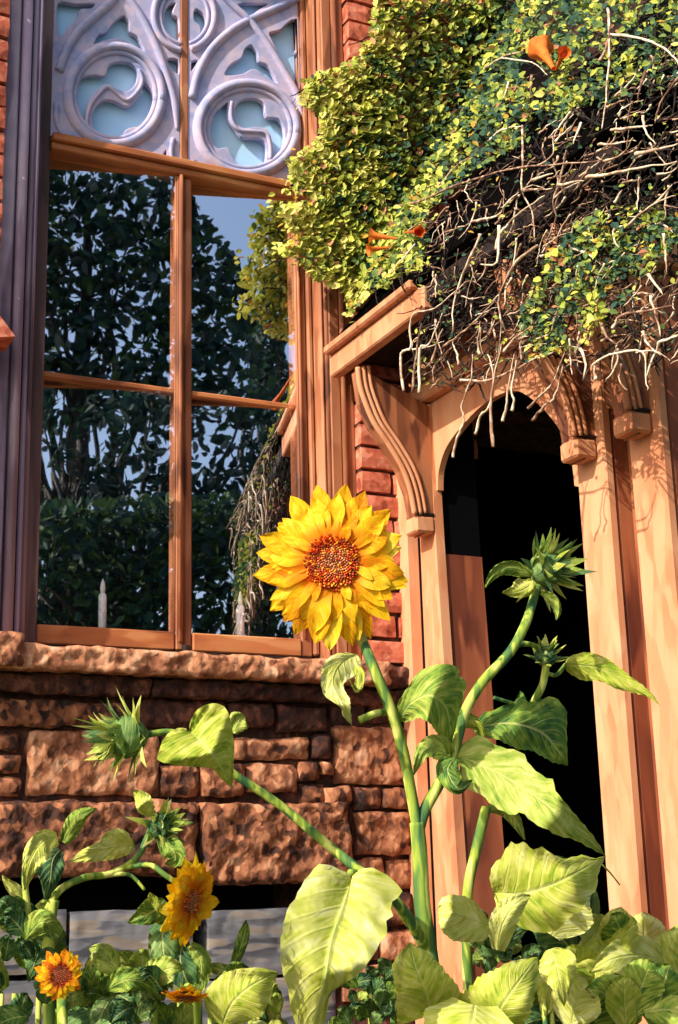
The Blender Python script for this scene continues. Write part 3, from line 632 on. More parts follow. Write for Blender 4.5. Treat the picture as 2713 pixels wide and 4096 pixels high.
for l in leaves[290:]:
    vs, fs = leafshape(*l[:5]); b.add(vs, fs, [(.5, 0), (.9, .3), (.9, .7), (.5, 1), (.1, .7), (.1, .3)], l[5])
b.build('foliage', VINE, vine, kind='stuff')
# stems
S2 = lambda pts: [(1100+a*1.0287, c*1.0287) for a, c in pts]
S3 = lambda pts: [(1100+a*1.0287, 800+c*1.0287) for a, c in pts]
T = [S2(q) for q in [
 [(470, 800), (560, 785), (680, 730), (800, 690), (930, 655), (1080, 640), (1280, 620)], [(960, 490), (965, 600), (960, 740), (1000, 820), (1010, 940)], [(1130, 600), (1110, 700), (1085, 780), (1090, 860), (1050, 950)],
 [(1225, 650), (1190, 700), (1160, 750)], [(1300, 130), (1420, 150), (1500, 180), (1545, 215), (1580, 260)], [(1295, 30), (1300, 150), (1290, 350), (1270, 500)], [(1430, 450), (1440, 510), (1480, 560)], [(820, 265), (900, 215), (965, 200)],
 [(880, 225), (1000, 245), (1060, 290)], [(470, 890), (530, 820), (560, 790)], [(510, 905), (560, 870), (635, 865)], [(770, 860), (860, 840), (900, 790), (950, 745)], [(860, 970), (870, 920), (900, 880), (960, 820), (1050, 760)],
 [(1400, 600), (1470, 585), (1568, 560)], [(1200, 690), (1330, 670), (1440, 650), (1560, 630)], [(1390, 400), (1370, 470)], [(1190, 480), (1160, 560)], [(970, 740), (1080, 735)], [(1100, 720), (1200, 700)], [(1000, 700), (1080, 675)], [(1320, 790), (1350, 740)], [(1480, 790), (1545, 720)],
 [(1310, 505), (1400, 495), (1470, 485)], [(830, 550), (880, 505), (960, 490)], [(910, 320), (890, 380)], [(1000, 300), (990, 380)], [(1370, 880), (1460, 800), (1560, 760)], [(640, 720), (700, 650), (790, 590)], [(1260, 240), (1290, 180), (1300, 100)], [(1440, 280), (1410, 380)], [(1570, 300), (1500, 400), (1480, 480)]]]
T += [S3(q) for q in [
 [(500, 740), (490, 600), (530, 570), (525, 490), (545, 440), (620, 420), (730, 330)], [(560, 750), (565, 580), (600, 560), (640, 470)], [(535, 750), (550, 600), (570, 480)], [(800, 130), (770, 200), (720, 320), (695, 420), (690, 520)],
 [(1020, 180), (940, 240), (890, 330), (870, 400), (880, 480), (870, 600)], [(655, 570), (710, 530), (770, 480), (850, 400)], [(610, 630), (630, 560), (650, 500)], [(890, 590), (930, 540), (1000, 490)], [(720, 700), (830, 700), (950, 650), (1040, 600)],
 [(985, 810), (1040, 752), (1080, 710), (1130, 590)], [(1000, 860), (1050, 800), (1090, 760), (1120, 640)], [(850, 960), (840, 820), (850, 700), (880, 560)], [(885, 860), (900, 800), (905, 740), (930, 600)], [(780, 910), (800, 840), (835, 800), (850, 690), (830, 600)], [(1230, 650), (1300, 600), (1430, 590), (1440, 680), (1450, 740)],
 [(1270, 480), (1290, 530), (1330, 560)], [(1310, 500), (1350, 450), (1450, 430), (1550, 410)], [(1430, 510), (1450, 560), (1500, 600)], [(1460, 370), (1490, 480), (1500, 530)], [(1450, 290), (1510, 370)], [(870, 100), (865, 240), (800, 250)], [(715, 640), (705, 590), (690, 550)],
 [(210, 310), (280, 275), (360, 245), (440, 215)], [(922, 820), (930, 780), (920, 740), (940, 620)], [(690, 1000), (710, 920), (735, 860), (725, 800), (760, 700), (770, 600)], [(1190, 580), (1210, 640), (1200, 700)], [(795, 600), (790, 540), (800, 470)], [(960, 620), (955, 560), (975, 520)], [(1350, 640), (1340, 700), (1370, 740)], [(1250, 700), (1240, 640)]]]
def stem(pts, r0, lift, n=7, mat='bark', r1=None, jig=1.6):
    q = []
    for i, (u, v) in enumerate(spline(pts, 4)):
        q.append(vine_pt(u+R.gauss(0, jig), v+R.gauss(0, jig), lift+.006*sin(i*.7+r0*900)))
    rad = [(r0+(((r1 or r0*.3)-r0)*i/(len(q)-1)))*R.uniform(.85, 1.15) for i in range(len(q))]
    return q, rad, n
for pts in T:
    q, rad, n = stem(pts, R.uniform(.0030, .0047), R.uniform(.05, .09)); b = MB(); b.tube(q, rad, n); b.build('stem', M['bark'], vine, True)
cnt = 0
for (u, v) in in_poly(BARE, 330):
    tt = (u-1600)/1100
    a = R.gauss(1.95, .35) if R.random() < .55 else R.gauss(-.42, .3)
    L_ = R.uniform(50, 170); a2 = a+R.gauss(0, .5)
    pts = [(u, v), (u+cos(a)*L_*.5, v+sin(a)*L_*.5), (u+cos(a)*L_*.5+cos(a2)*L_*.5, v+sin(a)*L_*.5+sin(a2)*L_*.5)]
    if max(q_[1] for q_ in pts) > 1560: continue
    if cnt > 225: break
    cnt += 1
    q, rad, n = stem(pts, R.uniform(.0016, .0036), R.uniform(-.05, .06), 6); b = MB(); b.tube(q, rad, n); b.build('stem', M['bark'], vine, True)
b = MB()
for (u, v) in in_poly(BARE, 650)+in_poly(L1, 500)+in_poly([(1680,1150),(2400,700),(2713,450),(2713,800),(2300,1150),(1900,1450),(1650,1420)], 420):
    a = R.gauss(1.7, .7) if R.random() < .55 else R.gauss(-.4, .5); L_ = R.uniform(40, 130)
    q, rad, n = stem([(u, v), (u+cos(a)*L_*.5, v+sin(a)*L_*.5+6), (u+cos(a)*L_, v+sin(a)*L_)], R.uniform(.0018, .0035), R.uniform(-.16, .03), 4, r1=.0012); b.tube(q, rad, n)
b.build('dark_gap_twigs', M['twig'], vine, True, kind='stuff')  # near-black twigs added to give dark depth behind the stems
b = MB()
for (u, v) in in_poly(BARE, 260):
    a = R.gauss(1.95, .35) if R.random() < .5 else R.gauss(-.42, .35); L_ = R.uniform(40, 130); a2 = a+R.gauss(0, .45)
    pts = [(u, v), (u+cos(a)*L_*.5, v+sin(a)*L_*.5), (u+cos(a)*L_*.5+cos(a2)*L_*.5, v+sin(a)*L_*.5+sin(a2)*L_*.5)]
    if max(q_[1] for q_ in pts) > 1540: continue
    q, rad, n = stem(pts, R.uniform(.0012, .0026), R.uniform(-.06, .05), 5); b.tube(q, rad, n)
b.build('fine_stems', M['bark'], vine, True, kind='stuff')
# main woody trunks of the vine rising along the wall
for k, (x, y) in enumerate(((1.06, -.06), (1.16, -.10))):
    pts = [Vector((x+.03*sin(i*.9+k), -.62-.03*k+.02*cos(i), i*.30)) for i in range(2)]
# trumpet flowers
def trumpet(u0, v0, u1, v1, rr):
    p0, p1 = vine_pt(u0, v0, .10), vine_pt(u1, v1, .27); ax = (p1-p0); Ln = ax.length; ax.normalize(); s = ax.orthogonal().normalized(); t_ = ax.cross(s)
    f = ob('flower', *tubefl(p0, ax, s, t_, Ln, rr*pxm(p1)), M['trumpet'], vine, smooth=True); b = MB(); b.tube([p0+ax*Ln*.80, p0+ax*Ln*.84], rr*pxm(p1)*.46, 14); b.build('throat', M['floret_a'], f); return f
def tubefl(p0, ax, s, t_, Ln, r):
    vs = []; fs = []; prof = [(0, .16), (.25, .22), (.55, .36), (.8, .5), (.92, .8), (.97, 1.0)]; n = 25
    for a, w_ in prof:
        for k in range(n):
            an = 2*pi*k/n; lob = 1+(.22*abs(cos(an*2.5))-.1)*(a > .85); vs.append(p0+ax*Ln*a+(s*cos(an)+t_*sin(an))*r*w_*lob)
    for i in range(len(prof)-1):
        for k in range(n): a = i*n+k; c = i*n+(k+1) % n; fs.append((a, c, c+n, a+n))
    return vs, fs
trumpet(2215, 275, 2160, 190, 50); trumpet(2225, 280, 2258, 205, 26); trumpet(1590, 955, 1478, 940, 30); trumpet(1560, 990, 1470, 1000, 24); trumpet(1620, 930, 1680, 925, 22)

# ------------------------------------------------------------------ sunflower plants
def leaf(name, mid, wl_, wr_, parent, mat, yd=-1.6, fold=.25, tilt=0.0, ser=.07, amp=.012, seed=0, back=.0, curl=0.0, teeth=13):
    """broad leaf: midrib through (u, v, depth) points, half widths in photograph pixels at even stations"""
    mid = [(a[0], a[1], a[2] if len(a) > 2 else yd) for a in mid]
    nv_, nh = 30, 7
    ms = spline(mid, 8); 
    def samp(arr, t):
        f = t*(len(arr)-1); i = min(int(f), len(arr)-2); g = f-i
        if hasattr(arr[0], '__len__'): return [arr[i][k]+(arr[i+1][k]-arr[i][k])*g for k in range(len(arr[0]))]
        p0, p1, p2, p3 = arr[max(i-1, 0)], arr[i], arr[i+1], arr[min(i+2, len(arr)-1)]
        return max(0, .5*((2*p1)+(-p0+p2)*g+(2*p0-5*p1+4*p2-p3)*g*g+(-p0+3*p1-3*p2+p3)*g**3))
    vs = []; uv = []
    pts3 = [P(*samp(ms, i/nv_)[:2], y=samp(ms, i/nv_)[2]) for i in range(nv_+1)]
    for i in range(nv_+1):
        t = i/nv_; c = pts3[i]; tg = (pts3[min(i+1, nv_)]-pts3[max(i-1, 0)]).normalized(); vd = (c-CAM).normalized()
        sd = vd.cross(tg).normalized()          # to the right of the direction of growth, seen from the camera
        px = pxm(c)
        for j in range(-nh, nh+1):
            s = j/nh; w0 = samp(wl_ if s < 0 else wr_, t)*px
            tooth = 0
            if abs(j) == nh:
                tooth = ((t*teeth+seed*.37) % 1.0)*1.0-.4; tooth *= ser*w0*min(1, 6*t)*min(1, 5*(1-t))
                tooth += w0*.05*noise.noise(Vector((t*6, s*3, seed)))
            wv = amp*(cos(2*pi*(t-abs(s)*.28)*9)*.35*abs(s)+noise.noise(Vector((t*3.0, s*1.6, seed*1.7)))*1.6*abs(s))
            p = c+sd*(s*w0+tooth*(1 if s > 0 else -1))+tg*(tooth*.9-back*abs(s)**2*w0*max(0, 1-5*t))+vd*(fold*abs(s)**1.3*w0+tilt*s*w0+wv+curl*s*s*w0)
            vs.append(p); uv.append((.5+s*.5, t))
    m_ = 2*nh+1; fs = [(i*m_+j, i*m_+j+1, (i+1)*m_+j+1, (i+1)*m_+j) for i in range(nv_) for j in range(m_-1)]
    return ob(name, vs, fs, M[mat], parent, uvs=uv, smooth=True)
def resample(pts, n, k=6):
    q = spline(pts, k); d = [0]
    for i in range(1, len(q)): d.append(d[-1]+math.dist(q[i], q[i-1]))
    out = []; j = 0
    for i in range(n+1):
        t = d[-1]*i/n
        while j < len(q)-2 and d[j+1] < t: j += 1
        g = (t-d[j])/max(1e-9, d[j+1]-d[j]); out.append(tuple(q[j][a]+(q[j+1][a]-q[j][a])*min(1, max(0, g)) for a in range(len(q[0]))))
    return out
def oleaf(mid, A, B, dep, parent, mat, tr=(1, 0, 0), fold=.2, tilt=0, amp=.010, seed=0, ser=7, teeth=14, label=None):
    "broad leaf whose midrib and two margins are given; dep: depths (y) along the midrib"
    f = lambda pts: [(tr[1]+a*tr[0], tr[2]+c*tr[0]) for a, c in pts]
    mid, A, B = f(mid), f(A), f(B); n = 34; nh = 7
    M_ = resample(mid, n); A_ = resample([mid[0]]+A, n); B_ = resample([mid[0]]+B, n); D = [a[0] for a in resample([(d, i*.001) for i, d in enumerate(dep)], n)]
    # a width-true side direction in space: the side points sit nearer or farther by fold and tilt
    vs = []; uv = []
    for i in range(n+1):
        t = i/n; c = M_[i]; y = D[i]; pc = P(c[0], c[1], y=y); px = pxm(pc)
        for j in range(-nh, nh+1):
            sg = abs(j)/nh; e = A_[i] if j < 0 else B_[i]
            u = c[0]+(e[0]-c[0])*sg; v = c[1]+(e[1]-c[1])*sg; w0 = math.dist(e, c)*px
            if abs(j) == nh and 0 < i < n:
                th = ((t*teeth+seed*.37) % 1.0-.45)*ser; l = max(1, math.dist(e, c)); u += (e[0]-c[0])/l*th; v += (e[1]-c[1])/l*th
            dd = fold*sg**1.4*w0+tilt*(1 if j > 0 else -1)*sg*w0+amp*(cos(2*pi*(t-sg*.28)*9)*.4*sg+noise.noise(Vector((t*3, j/nh*1.6, seed*1.7)))*1.7*sg)
            p = P(u, v, y=y); vd = (p-CAM).normalized(); vs.append(p+vd*dd); uv.append((.5+.5*j/nh, t))
    m_ = 2*nh+1; fs = [(i*m_+j, i*m_+j+1, (i+1)*m_+j+1, (i+1)*m_+j) for i in range(n) for j in range(m_-1)]
    return ob('leaf', vs, fs, M[mat], parent, uvs=uv, smooth=True, label=label)
def stalk(name, pts, rpx, parent, mat='stem', n=9, label=None):
    q = [P(u, v, y=y) for u, v, y in spline(pts, 6)]
    if not hasattr(rpx, '__len__'): rpx = [rpx, rpx]
    rad = [(rpx[0]+(rpx[1]-rpx[0])*i/(len(q)-1))*pxm(p) for i, p in enumerate(q)]
    b = MB(); b.tube(q, rad, n)
    return b.build(name, M[mat], parent, True, label=label)
def petal(c, d, nrm, L_, wd, parent, mat, r0, lift=.1, curl=.2, tw=0, seed=0):
    "petal from the rim of the disc: base at c + d*r0"
    sd = nrm.cross(d).normalized(); vs = []; uv = []; nl, nw = 9, 2
    tipb = R.uniform(-.25, .25)
    for i in range(nl+1):
        t = i/nl; w0 = wd*(.38+.62*sin(min(1, t*1.5)*pi/2))*(1-max(0, (t-.45)/.55)**2.6)+.0004
        cc = c+d*(r0+L_*t)+nrm*(lift*L_*t-curl*L_*t*t)+sd*(tw*L_*t*t)
        for j in range(-nw, nw+1):
            s = j/nw; e = noise.noise(Vector((t*4, s*2, seed)))*.12*wd
            vs.append(cc+sd*(s*w0+e*abs(s))+nrm*(abs(s)*w0*.18*(1-t*.3)+noise.noise(Vector((t*3, s, seed+5)))*wd*.35)); uv.append((.5+s*.5, t))
    m_ = 2*nw+1; fs = [(i*m_+j, i*m_+j+1, (i+1)*m_+j+1, (i+1)*m_+j) for i in range(nl) for j in range(m_-1)]
    return ob('petal', vs, fs, M[mat], parent, uvs=uv, smooth=True)
def basis(n):
    n = n.normalized(); up = (cU-n*cU.dot(n)).normalized(); rt = up.cross(n).normalized(); return n, rt, up
M['bract'] = M['leaf_mid']
def disc(c, n, r, parent, ring_in=.62, num=420, cols=(0, 1, 2, 3)):
    n, rt, up = basis(n); b = MB()
    vs = []; fs = []
    for i in range(7):
        a = i/6*pi/2
        for k in range(24): vs.append(c+(rt*cos(2*pi*k/24)+up*sin(2*pi*k/24))*r*sin(a)+n*r*.20*cos(a))
    for i in range(6):
        for k in range(24): q = i*24+k; e = i*24+(k+1) % 24; fs.append((q, q+24, e+24, e))
    d = ob('disc', vs, fs, M['floret_c'], parent, smooth=True)
    for i in range(num):
        rr = sqrt((i+.5)/num); a = i*2.39996; x = rr*cos(a); y = rr*sin(a)
        hgt = .28*sqrt(max(0, 1-rr*rr))-(.05*(1-rr*2.2) if rr < .45 else 0); pp = c+(rt*x+up*y)*r*rr/ max(rr, 1e-6)*1.0+n*r*hgt if False else c+(rt*x+up*y)*r+n*r*hgt
        s = r*.055*R.uniform(.7, 1.25)
        ax = (n+(rt*x+up*y)*.5*rr+Vector((R.gauss(0, .2), R.gauss(0, .2), R.gauss(0, .2)))).normalized(); sx = ax.orthogonal().normalized(); sy = ax.cross(sx)
        h = s*(2.6 if rr > ring_in else 1.3)
        mi = R.choice((2, 2, 2, 2, 0)) if num < 130 else (R.choice((0, 0, 0, 1, 1, 2)) if rr > ring_in else R.choice((3, 3, 3, 1, 0)) if rr > .25 else R.choice((2, 3, 3)))
        b.add([pp+sx*s, pp+sy*s, pp-sx*s, pp-sy*s, pp+ax*h+sx*s*.5, pp+ax*h-sx*s*.5], [(0, 1, 4), (1, 5, 4), (1, 2, 5), (2, 3, 5), (3, 4, 5), (3, 0, 4)], mi=mi)
    b.build('florets', [M['floret_a'], M['floret_b'], M['floret_c'], M['floret_d']], d, kind='stuff')
def bract(c, d, L_, wd, nrm, parent, mat='leaf_mid', curl=.3):
    sd = d.cross(nrm).normalized(); vs = []; uv = []; nl = 6
    for i in range(nl+1):
        t = i/nl; w0 = wd*(1-t**1.6)*(1.0 if t > .1 else .8)+.0003; cc = c+d*L_*t+nrm*curl*L_*t*t
        for s in (-1, 0, 1): vs.append(cc+sd*s*w0+nrm*(.35*w0*abs(s))); uv.append((.5+s*.5, t))
    return ob('bract', vs, [(i*3+j, i*3+j+1, i*3+j+4, i*3+j+3) for i in range(nl) for j in (0, 1)], M[mat], parent, uvs=uv, smooth=True)
def flower_head(u, v, y, nrm, rp, rd, parent, mat='petal', tips=None, n1=18, label=None, discs=420):
    c = P(u, v, y=y); k = pxm(c); n, rt, up = basis(nrm)
    # receptacle, the mesh that carries the head
    b = MB(); b.tube([c-n*rd*k*.9, c-n*rd*k*.5, c-n*rd*k*.15], [rd*k*.28, rd*k*.85, rd*k*1.0], 16)
    h = b.build('flower_head', M['leaf_mid'], parent, True, label=label)
    if tips:
        for i, (a, b_) in enumerate(tips):
            d = (rt*(a-u)-up*(b_-v)); L_ = d.length*k-rd*k*.75; petal(c-n*.004, d.normalized(), n, L_*1.0, R.uniform(40, 50)*k, h, mat, rd*k*.72, R.uniform(-.02, .10), R.uniform(.05, .22), R.gauss(0, .06), i)
    else:
        for i in range(n1):
            a = 2*pi*(i+R.uniform(-.25, .25))/n1; petal(c-n*.003, rt*cos(a)+up*sin(a), n, (rp*R.uniform(.85, 1.05)-rd*.75)*k, rp*.15*k*R.uniform(.9, 1.2), h, mat, rd*k*.72, R.uniform(0, .2), R.uniform(.0, .3), R.gauss(0, .1), i)
    n2 = int((len(tips) if tips else n1)*.95)
    for i in range(n2):
        a = 2*pi*(i+.5+R.uniform(-.3, .3))/n2; petal(c+n*.003, rt*cos(a)+up*sin(a), n, (rp*R.uniform(.74, .92)-rd*.75)*k, rp*.115*k*R.uniform(.9, 1.3), h, mat, rd*k*.74, R.uniform(.04, .16), R.uniform(.1, .25), R.gauss(0, .08), 50+i)
    for i in range(n2//4):
        a = 2*pi*(i+R.uniform(-.4, .4))/(n2//4); petal(c+n*.006, rt*cos(a)+up*sin(a), n, (rp*R.uniform(.48, .60)-rd*.75)*k, rp*.065*k*R.uniform(.9, 1.3), h, mat, rd*k*.76, R.uniform(.1, .35), R.uniform(.1, .3), R.gauss(0, .15), 90+i)
    for i in range(10):
        a = 2*pi*i/10; bract(c-n*rd*k*.4+(rt*cos(a)+up*sin(a))*rd*k*.7, (rt*cos(a)+up*sin(a)-n*.2).normalized(), rd*k*.9, rd*k*.25, -n, h)
    disc(c, n, rd*k, h, num=discs)
    return h
def bud(u, v, y, nrm, r, parent, n1=26, mat='leaf_mid', ln=1.0, label=None, mats=('leaf_mid', 'leaf_deep', 'leaf_pale')):
    c = P(u, v, y=y); k = pxm(c); n, rt, up = basis(nrm); b = MB(); rr = r*k
    b.tube([c-n*rr*.75, c-n*rr*.45, c-n*rr*.05, c+n*rr*.3, c+n*rr*.42], [rr*.15, rr*.55, rr*.62, rr*.42, rr*.08], 14)
    h = b.build('bud', M['leaf_deep'], parent, True, label=label)
    n1 = int(n1*1.45)
    for i in range(n1):
        ringi = i % 3; a = i*2.39996; out = (.95, .72, .45)[ringi]; rad = rt*cos(a)+up*sin(a)
        base_ = c+rad*rr*(.5, .42, .25)[ringi]+n*rr*(-.35, .05, .3)[ringi]
        d = (rad*out+n*(.35, .75, 1.1)[ringi]+Vector((R.gauss(0, .2), R.gauss(0, .2), R.gauss(0, .2)))).normalized()
        bract(base_, d, rr*R.uniform(.55, .95)*ln, rr*.17, (rad*.5-n*.3 if R.random() < .6 else n).normalized(), h, R.choice(mats), R.uniform(.1, .5))
    return h
GP = 'sunflower plants in the bed before the wall'
main = thing('sunflower_plant', 'tallest sunflower plant with one large yellow bloom in front of the window corner', 'sunflower', (P(1730, 4096, y=-1.62).x+.02, -1.62, 0), GP)
Y = -1.62
pb = P(1745, 4096, y=Y)
b = MB(); q = [Vector((pb.x+.02, Y, 0)), Vector((pb.x+.01, Y, .5))]+[P(u, v, y=yy) for u, v, yy in spline([(1745, 4096, Y), (1722, 3850, Y), (1690, 3620, Y), (1680, 3420, Y), (1668, 3290, Y)], 6)]
b.tube(q, [.019, .018]+[.0158-.003*i/(len(q)-3) for i in range(len(q)-2)], 12); b.build('main_stem', M['stem'], main, True)
stalk('branch', [(1668, 3300, Y), (1645, 3170, Y), (1612, 3000, Y-.01), (1560, 2830, Y-.02), (1490, 2660, Y-.01), (1440, 2540, Y+.03), (1385, 2420, Y+.07)], (23, 21), main)
stalk('branch', [(1672, 3330, Y), (1700, 3240, Y), (1760, 3130, Y), (1820, 2990, Y), (1860, 2850, Y), (1930, 2730, Y-.01), (2040, 2610, Y-.02), (2100, 2500, Y-.02), (2130, 2410, Y), (2150, 2340, Y)], (25, 17), main)
# big bloom
tips = [(1150, 1975), (1185, 1990), (1272, 1925), (1385, 1922), (1478, 1962), (1568, 2030), (1560, 2100), (1612, 2140), (1612, 2190), (1640, 2315), (1635, 2335), (1575, 2395), (1568, 2480), (1510, 2540), (1445, 2560), (1385, 2590), (1318, 2604), (1248, 2575), (1178, 2540), (1135, 2490), (1060, 2418), (1012, 2318), (1018, 2205), (1032, 2140), (1105, 2085)]
fn = ((CAM-P(1330, 2260, y=Y)).normalized()+cR*-.10+cU*.10+Vector((0, -.15, 0))).normalized()
flower_head(1330, 2252, Y-.02, fn, 318, 110, main, 'petal', tips, label='large fully open yellow head with rusty disc')
# upper right bud and the smaller one under it
bud(2200, 2275, Y, (cR*.75+cU*.15-cF*.8), 118, main, 34, ln=1.05, label='spiky green closed head facing right')
leaf('leaf', [(2130, 2300), (2060, 2270), (1985, 2285), (1940, 2350)], [10, 34, 30, 20, 3], [10, 24, 26, 16, 3], main, 'leaf_mid', Y-.01, .2, seed=1)
leaf('leaf', [(2130, 2320), (2110, 2350), (2060, 2370), (2010, 2370)], [12, 30, 30, 16, 3], [12, 44, 50, 26, 3], main, 'leaf_pale', Y-.02, .2, seed=2)
leaf('leaf', [(2165, 2370), (2210, 2400), (2230, 2450), (2225, 2480)], [10, 22, 22, 12, 2], [8, 16, 16, 10, 2], main, 'leaf_mid', Y-.03, .2, seed=3)
stalk('branch', [(2070, 2580, Y), (2110, 2575, Y), (2160, 2590, Y)], (12, 9), main)
bud(2185, 2615, Y, (cU*.9+cR*.1-cF*.3), 74, main, 24, ln=.85, label='small spiky bud below the larger one')
stalk('branch', [(2095, 2910, Y+.05), (2130, 2820, Y+.03), (2170, 2740, Y+.01), (2185, 2660, Y)], (16, 15), main)
stalk('branch', [(1975, 2790, Y+.02), (2040, 2810, Y+.02), (2095, 2830, Y+.03)], (8, 7), main)
# leaves on the two branches
oleaf([(318, 212), (250, 250), (225, 320), (262, 400), (300, 488)], [(290, 205), (255, 206), (212, 222), (185, 262), (180, 320), (192, 370), (235, 402), (256, 420), (268, 455), (300, 488)], [(335, 235), (330, 285), (300, 300), (272, 320), (268, 345), (290, 385), (296, 440), (300, 488)], [Y, Y-.04, Y-.06, Y-.05, Y-.04], main, 'leaf_pale', (1.0287, 1100, 2400), .3, seed=4, ser=4)
leaf('leaf', [(1420, 2660, Y-.01), (1440, 2700, Y-.03), (1428, 2760, Y-.04), (1400, 2720, Y-.05)], [8, 18, 18, 8, 2], [8, 18, 18, 8, 2], main, 'leaf_pale', Y, .2, seed=5)
stalk('leaf_stalk', [(1562, 2845, Y), (1500, 2855, Y-.02), (1440, 2880, Y-.02)], (14, 16), main)
oleaf([(480, 472), (530, 400), (610, 370), (670, 430), (685, 556)], [(470, 430), (490, 380), (535, 312), (570, 272), (630, 252), (690, 252), (722, 272), (705, 290), (745, 318), (735, 370), (718, 430), (702, 500), (685, 556)], [(492, 475), (530, 470), (560, 458), (600, 478), (625, 510), (650, 545), (685, 556)], [Y-.01, Y-.06, Y-.08, Y-.05, Y], main, 'leaf_mid', (1.0287, 1100, 2400), .22, .12, seed=6, ser=6)
oleaf([(690, 600), (800, 640), (940, 715), (1060, 800), (1180, 900), (1290, 1000)], [(740, 548), (800, 530), (870, 570), (960, 592), (990, 640), (1045, 685), (1085, 700), (1092, 745), (1130, 790), (1180, 850), (1240, 920), (1290, 1000)], [(720, 640), (730, 700), (770, 745), (800, 752), (850, 800), (925, 838), (955, 825), (1010, 872), (1050, 885), (1100, 915), (1160, 930), (1220, 962), (1290, 1000)], [Y, Y-.06, Y-.11, Y-.13, Y-.10, Y-.06], main, 'leaf_mid', (1.0287, 1100, 2400), .25, -.15, seed=7, ser=9, teeth=16)
oleaf([(770, 500), (880, 480), (980, 490), (1060, 535), (1140, 645)], [(808, 440), (860, 425), (905, 402), (935, 392), (958, 350), (985, 396), (1040, 385), (1080, 375), (1115, 400), (1135, 440), (1135, 520), (1138, 600), (1140, 645)], [(790, 530), (830, 535), (880, 548), (940, 578), (990, 585), (1030, 602), (1075, 628), (1140, 645)], [Y+.03, Y, Y-.01, Y+.01, Y+.05], main, 'leaf_mid', (1.0287, 1100, 2400), .2, -.3, seed=8, ser=8)
leaf('leaf', [(1810, 3040, Y), (1750, 2985, Y-.03), (1690, 3005, Y-.05), (1655, 3100, Y-.04)], [20, 50, 46, 26, 3], [20, 46, 40, 22, 3], main, 'leaf_mid', Y, .3, seed=9)
leaf('leaf', [(1820, 3030, Y-.03), (1790, 3080, Y-.05), (1830, 3150, Y-.07), (1890, 3120, Y-.05)], [20, 50, 46, 26, 3], [20, 46, 40, 22, 3], main, 'leaf_mid', Y, .3, seed=10)
leaf('leaf', [(1790, 2910, Y), (1850, 2880, Y), (1910, 2900, Y), (1940, 2960, Y)], [10, 30, 30, 16, 3], [10, 26, 30, 16, 3], main, 'leaf_pale', Y, .2, seed=22)
oleaf([(1125, 252), (1250, 262), (1370, 318), (1500, 412)], [(1150, 218), (1220, 204), (1290, 225), (1350, 270), (1400, 310), (1455, 350), (1500, 412)], [(1145, 285), (1200, 312), (1270, 318), (1325, 345), (1400, 362), (1455, 380), (1500, 412)], [Y+.04, Y-.01, Y-.03, Y-.04], main, 'leaf_pale', (1.0287, 1100, 2400), .25, .15, seed=11, ser=5)
stalk('leaf_stalk', [(2185, 2690, Y), (2225, 2700, Y+.03), (2262, 2660, Y+.05)], (8, 9), main)
stalk('leaf_stalk', [(2410, 3460, Y-.07), (2440, 3490, Y-.06), (2480, 3540, Y-.05)], (4, 3), main)
# left branch: long stem, leaf and closed head
stalk('branch', [(1700, 3790, Y), (1640, 3680, Y-.04), (1560, 3580, Y-.05), (1430, 3475, Y-.02), (1300, 3370, Y+.02), (1120, 3220, Y+.04), (920, 3085, Y+.05), (800, 2990, Y+.05), (690, 2930, Y+.05), (560, 2945, Y+.05)], (24, 13), main)
oleaf([(872, 548), (925, 590), (1000, 680), (1070, 812)], [(850, 532), (800, 540), (750, 590), (735, 640), (724, 668), (745, 690), (820, 705), (900, 712), (975, 716), (1010, 755), (1048, 790), (1070, 812)], [(880, 500), (905, 455), (950, 425), (995, 420), (1035, 435), (1060, 480), (1075, 560), (1082, 640), (1076, 700), (1078, 750), (1070, 812)], [Y-.05, Y-.08, Y-.08, Y-.04], main, 'leaf_pale', (.8673, 0, 2450), .10, -.1, seed=12, ser=3)
leaf('leaf', [(930, 2930, Y+.06), (955, 2880, Y+.06), (975, 2860, Y+.06)], [10, 40, 10], [20, 50, 10], main, 'leaf_mid', Y, .2, seed=15)
bud(490, 2950, Y+.04, (-cR*.9-cU*.05-cF*.45), 140, main, 36, ln=1.0, label='closed green head turned left on a long side stem', mats=('leaf_mid', 'leaf_pale', 'leaf_pale', 'leaf_deep'))
# huge drooping leaf, lower middle
stalk('leaf_stalk', [(1640, 3700, Y-.03), (1560, 3580, Y-.08), (1470, 3500, Y-.13), (1400, 3490, Y-.16)], (17, 14), main)
oleaf([(300, 392), (270, 500), (222, 640), (195, 800), (150, 980), (132, 1090)], [(260, 370), (190, 345), (150, 365), (108, 420), (80, 480), (42, 540), (28, 620), (20, 700), (35, 780), (55, 850), (60, 910), (90, 980), (132, 1090)], [(330, 365), (385, 362), (440, 395), (490, 435), (488, 470), (448, 500), (458, 545), (430, 570), (440, 610), (405, 655), (380, 705), (340, 760), (285, 805), (240, 820), (215, 860), (195, 950), (160, 1040), (132, 1090)], [Y-.16, Y-.21, Y-.25, Y-.26, Y-.22, Y-.18], main, 'leaf_pale', (1.0287, 1100, 3100), .20, -.12, amp=.016, seed=16, ser=9, teeth=20, label='huge drooping pale leaf')
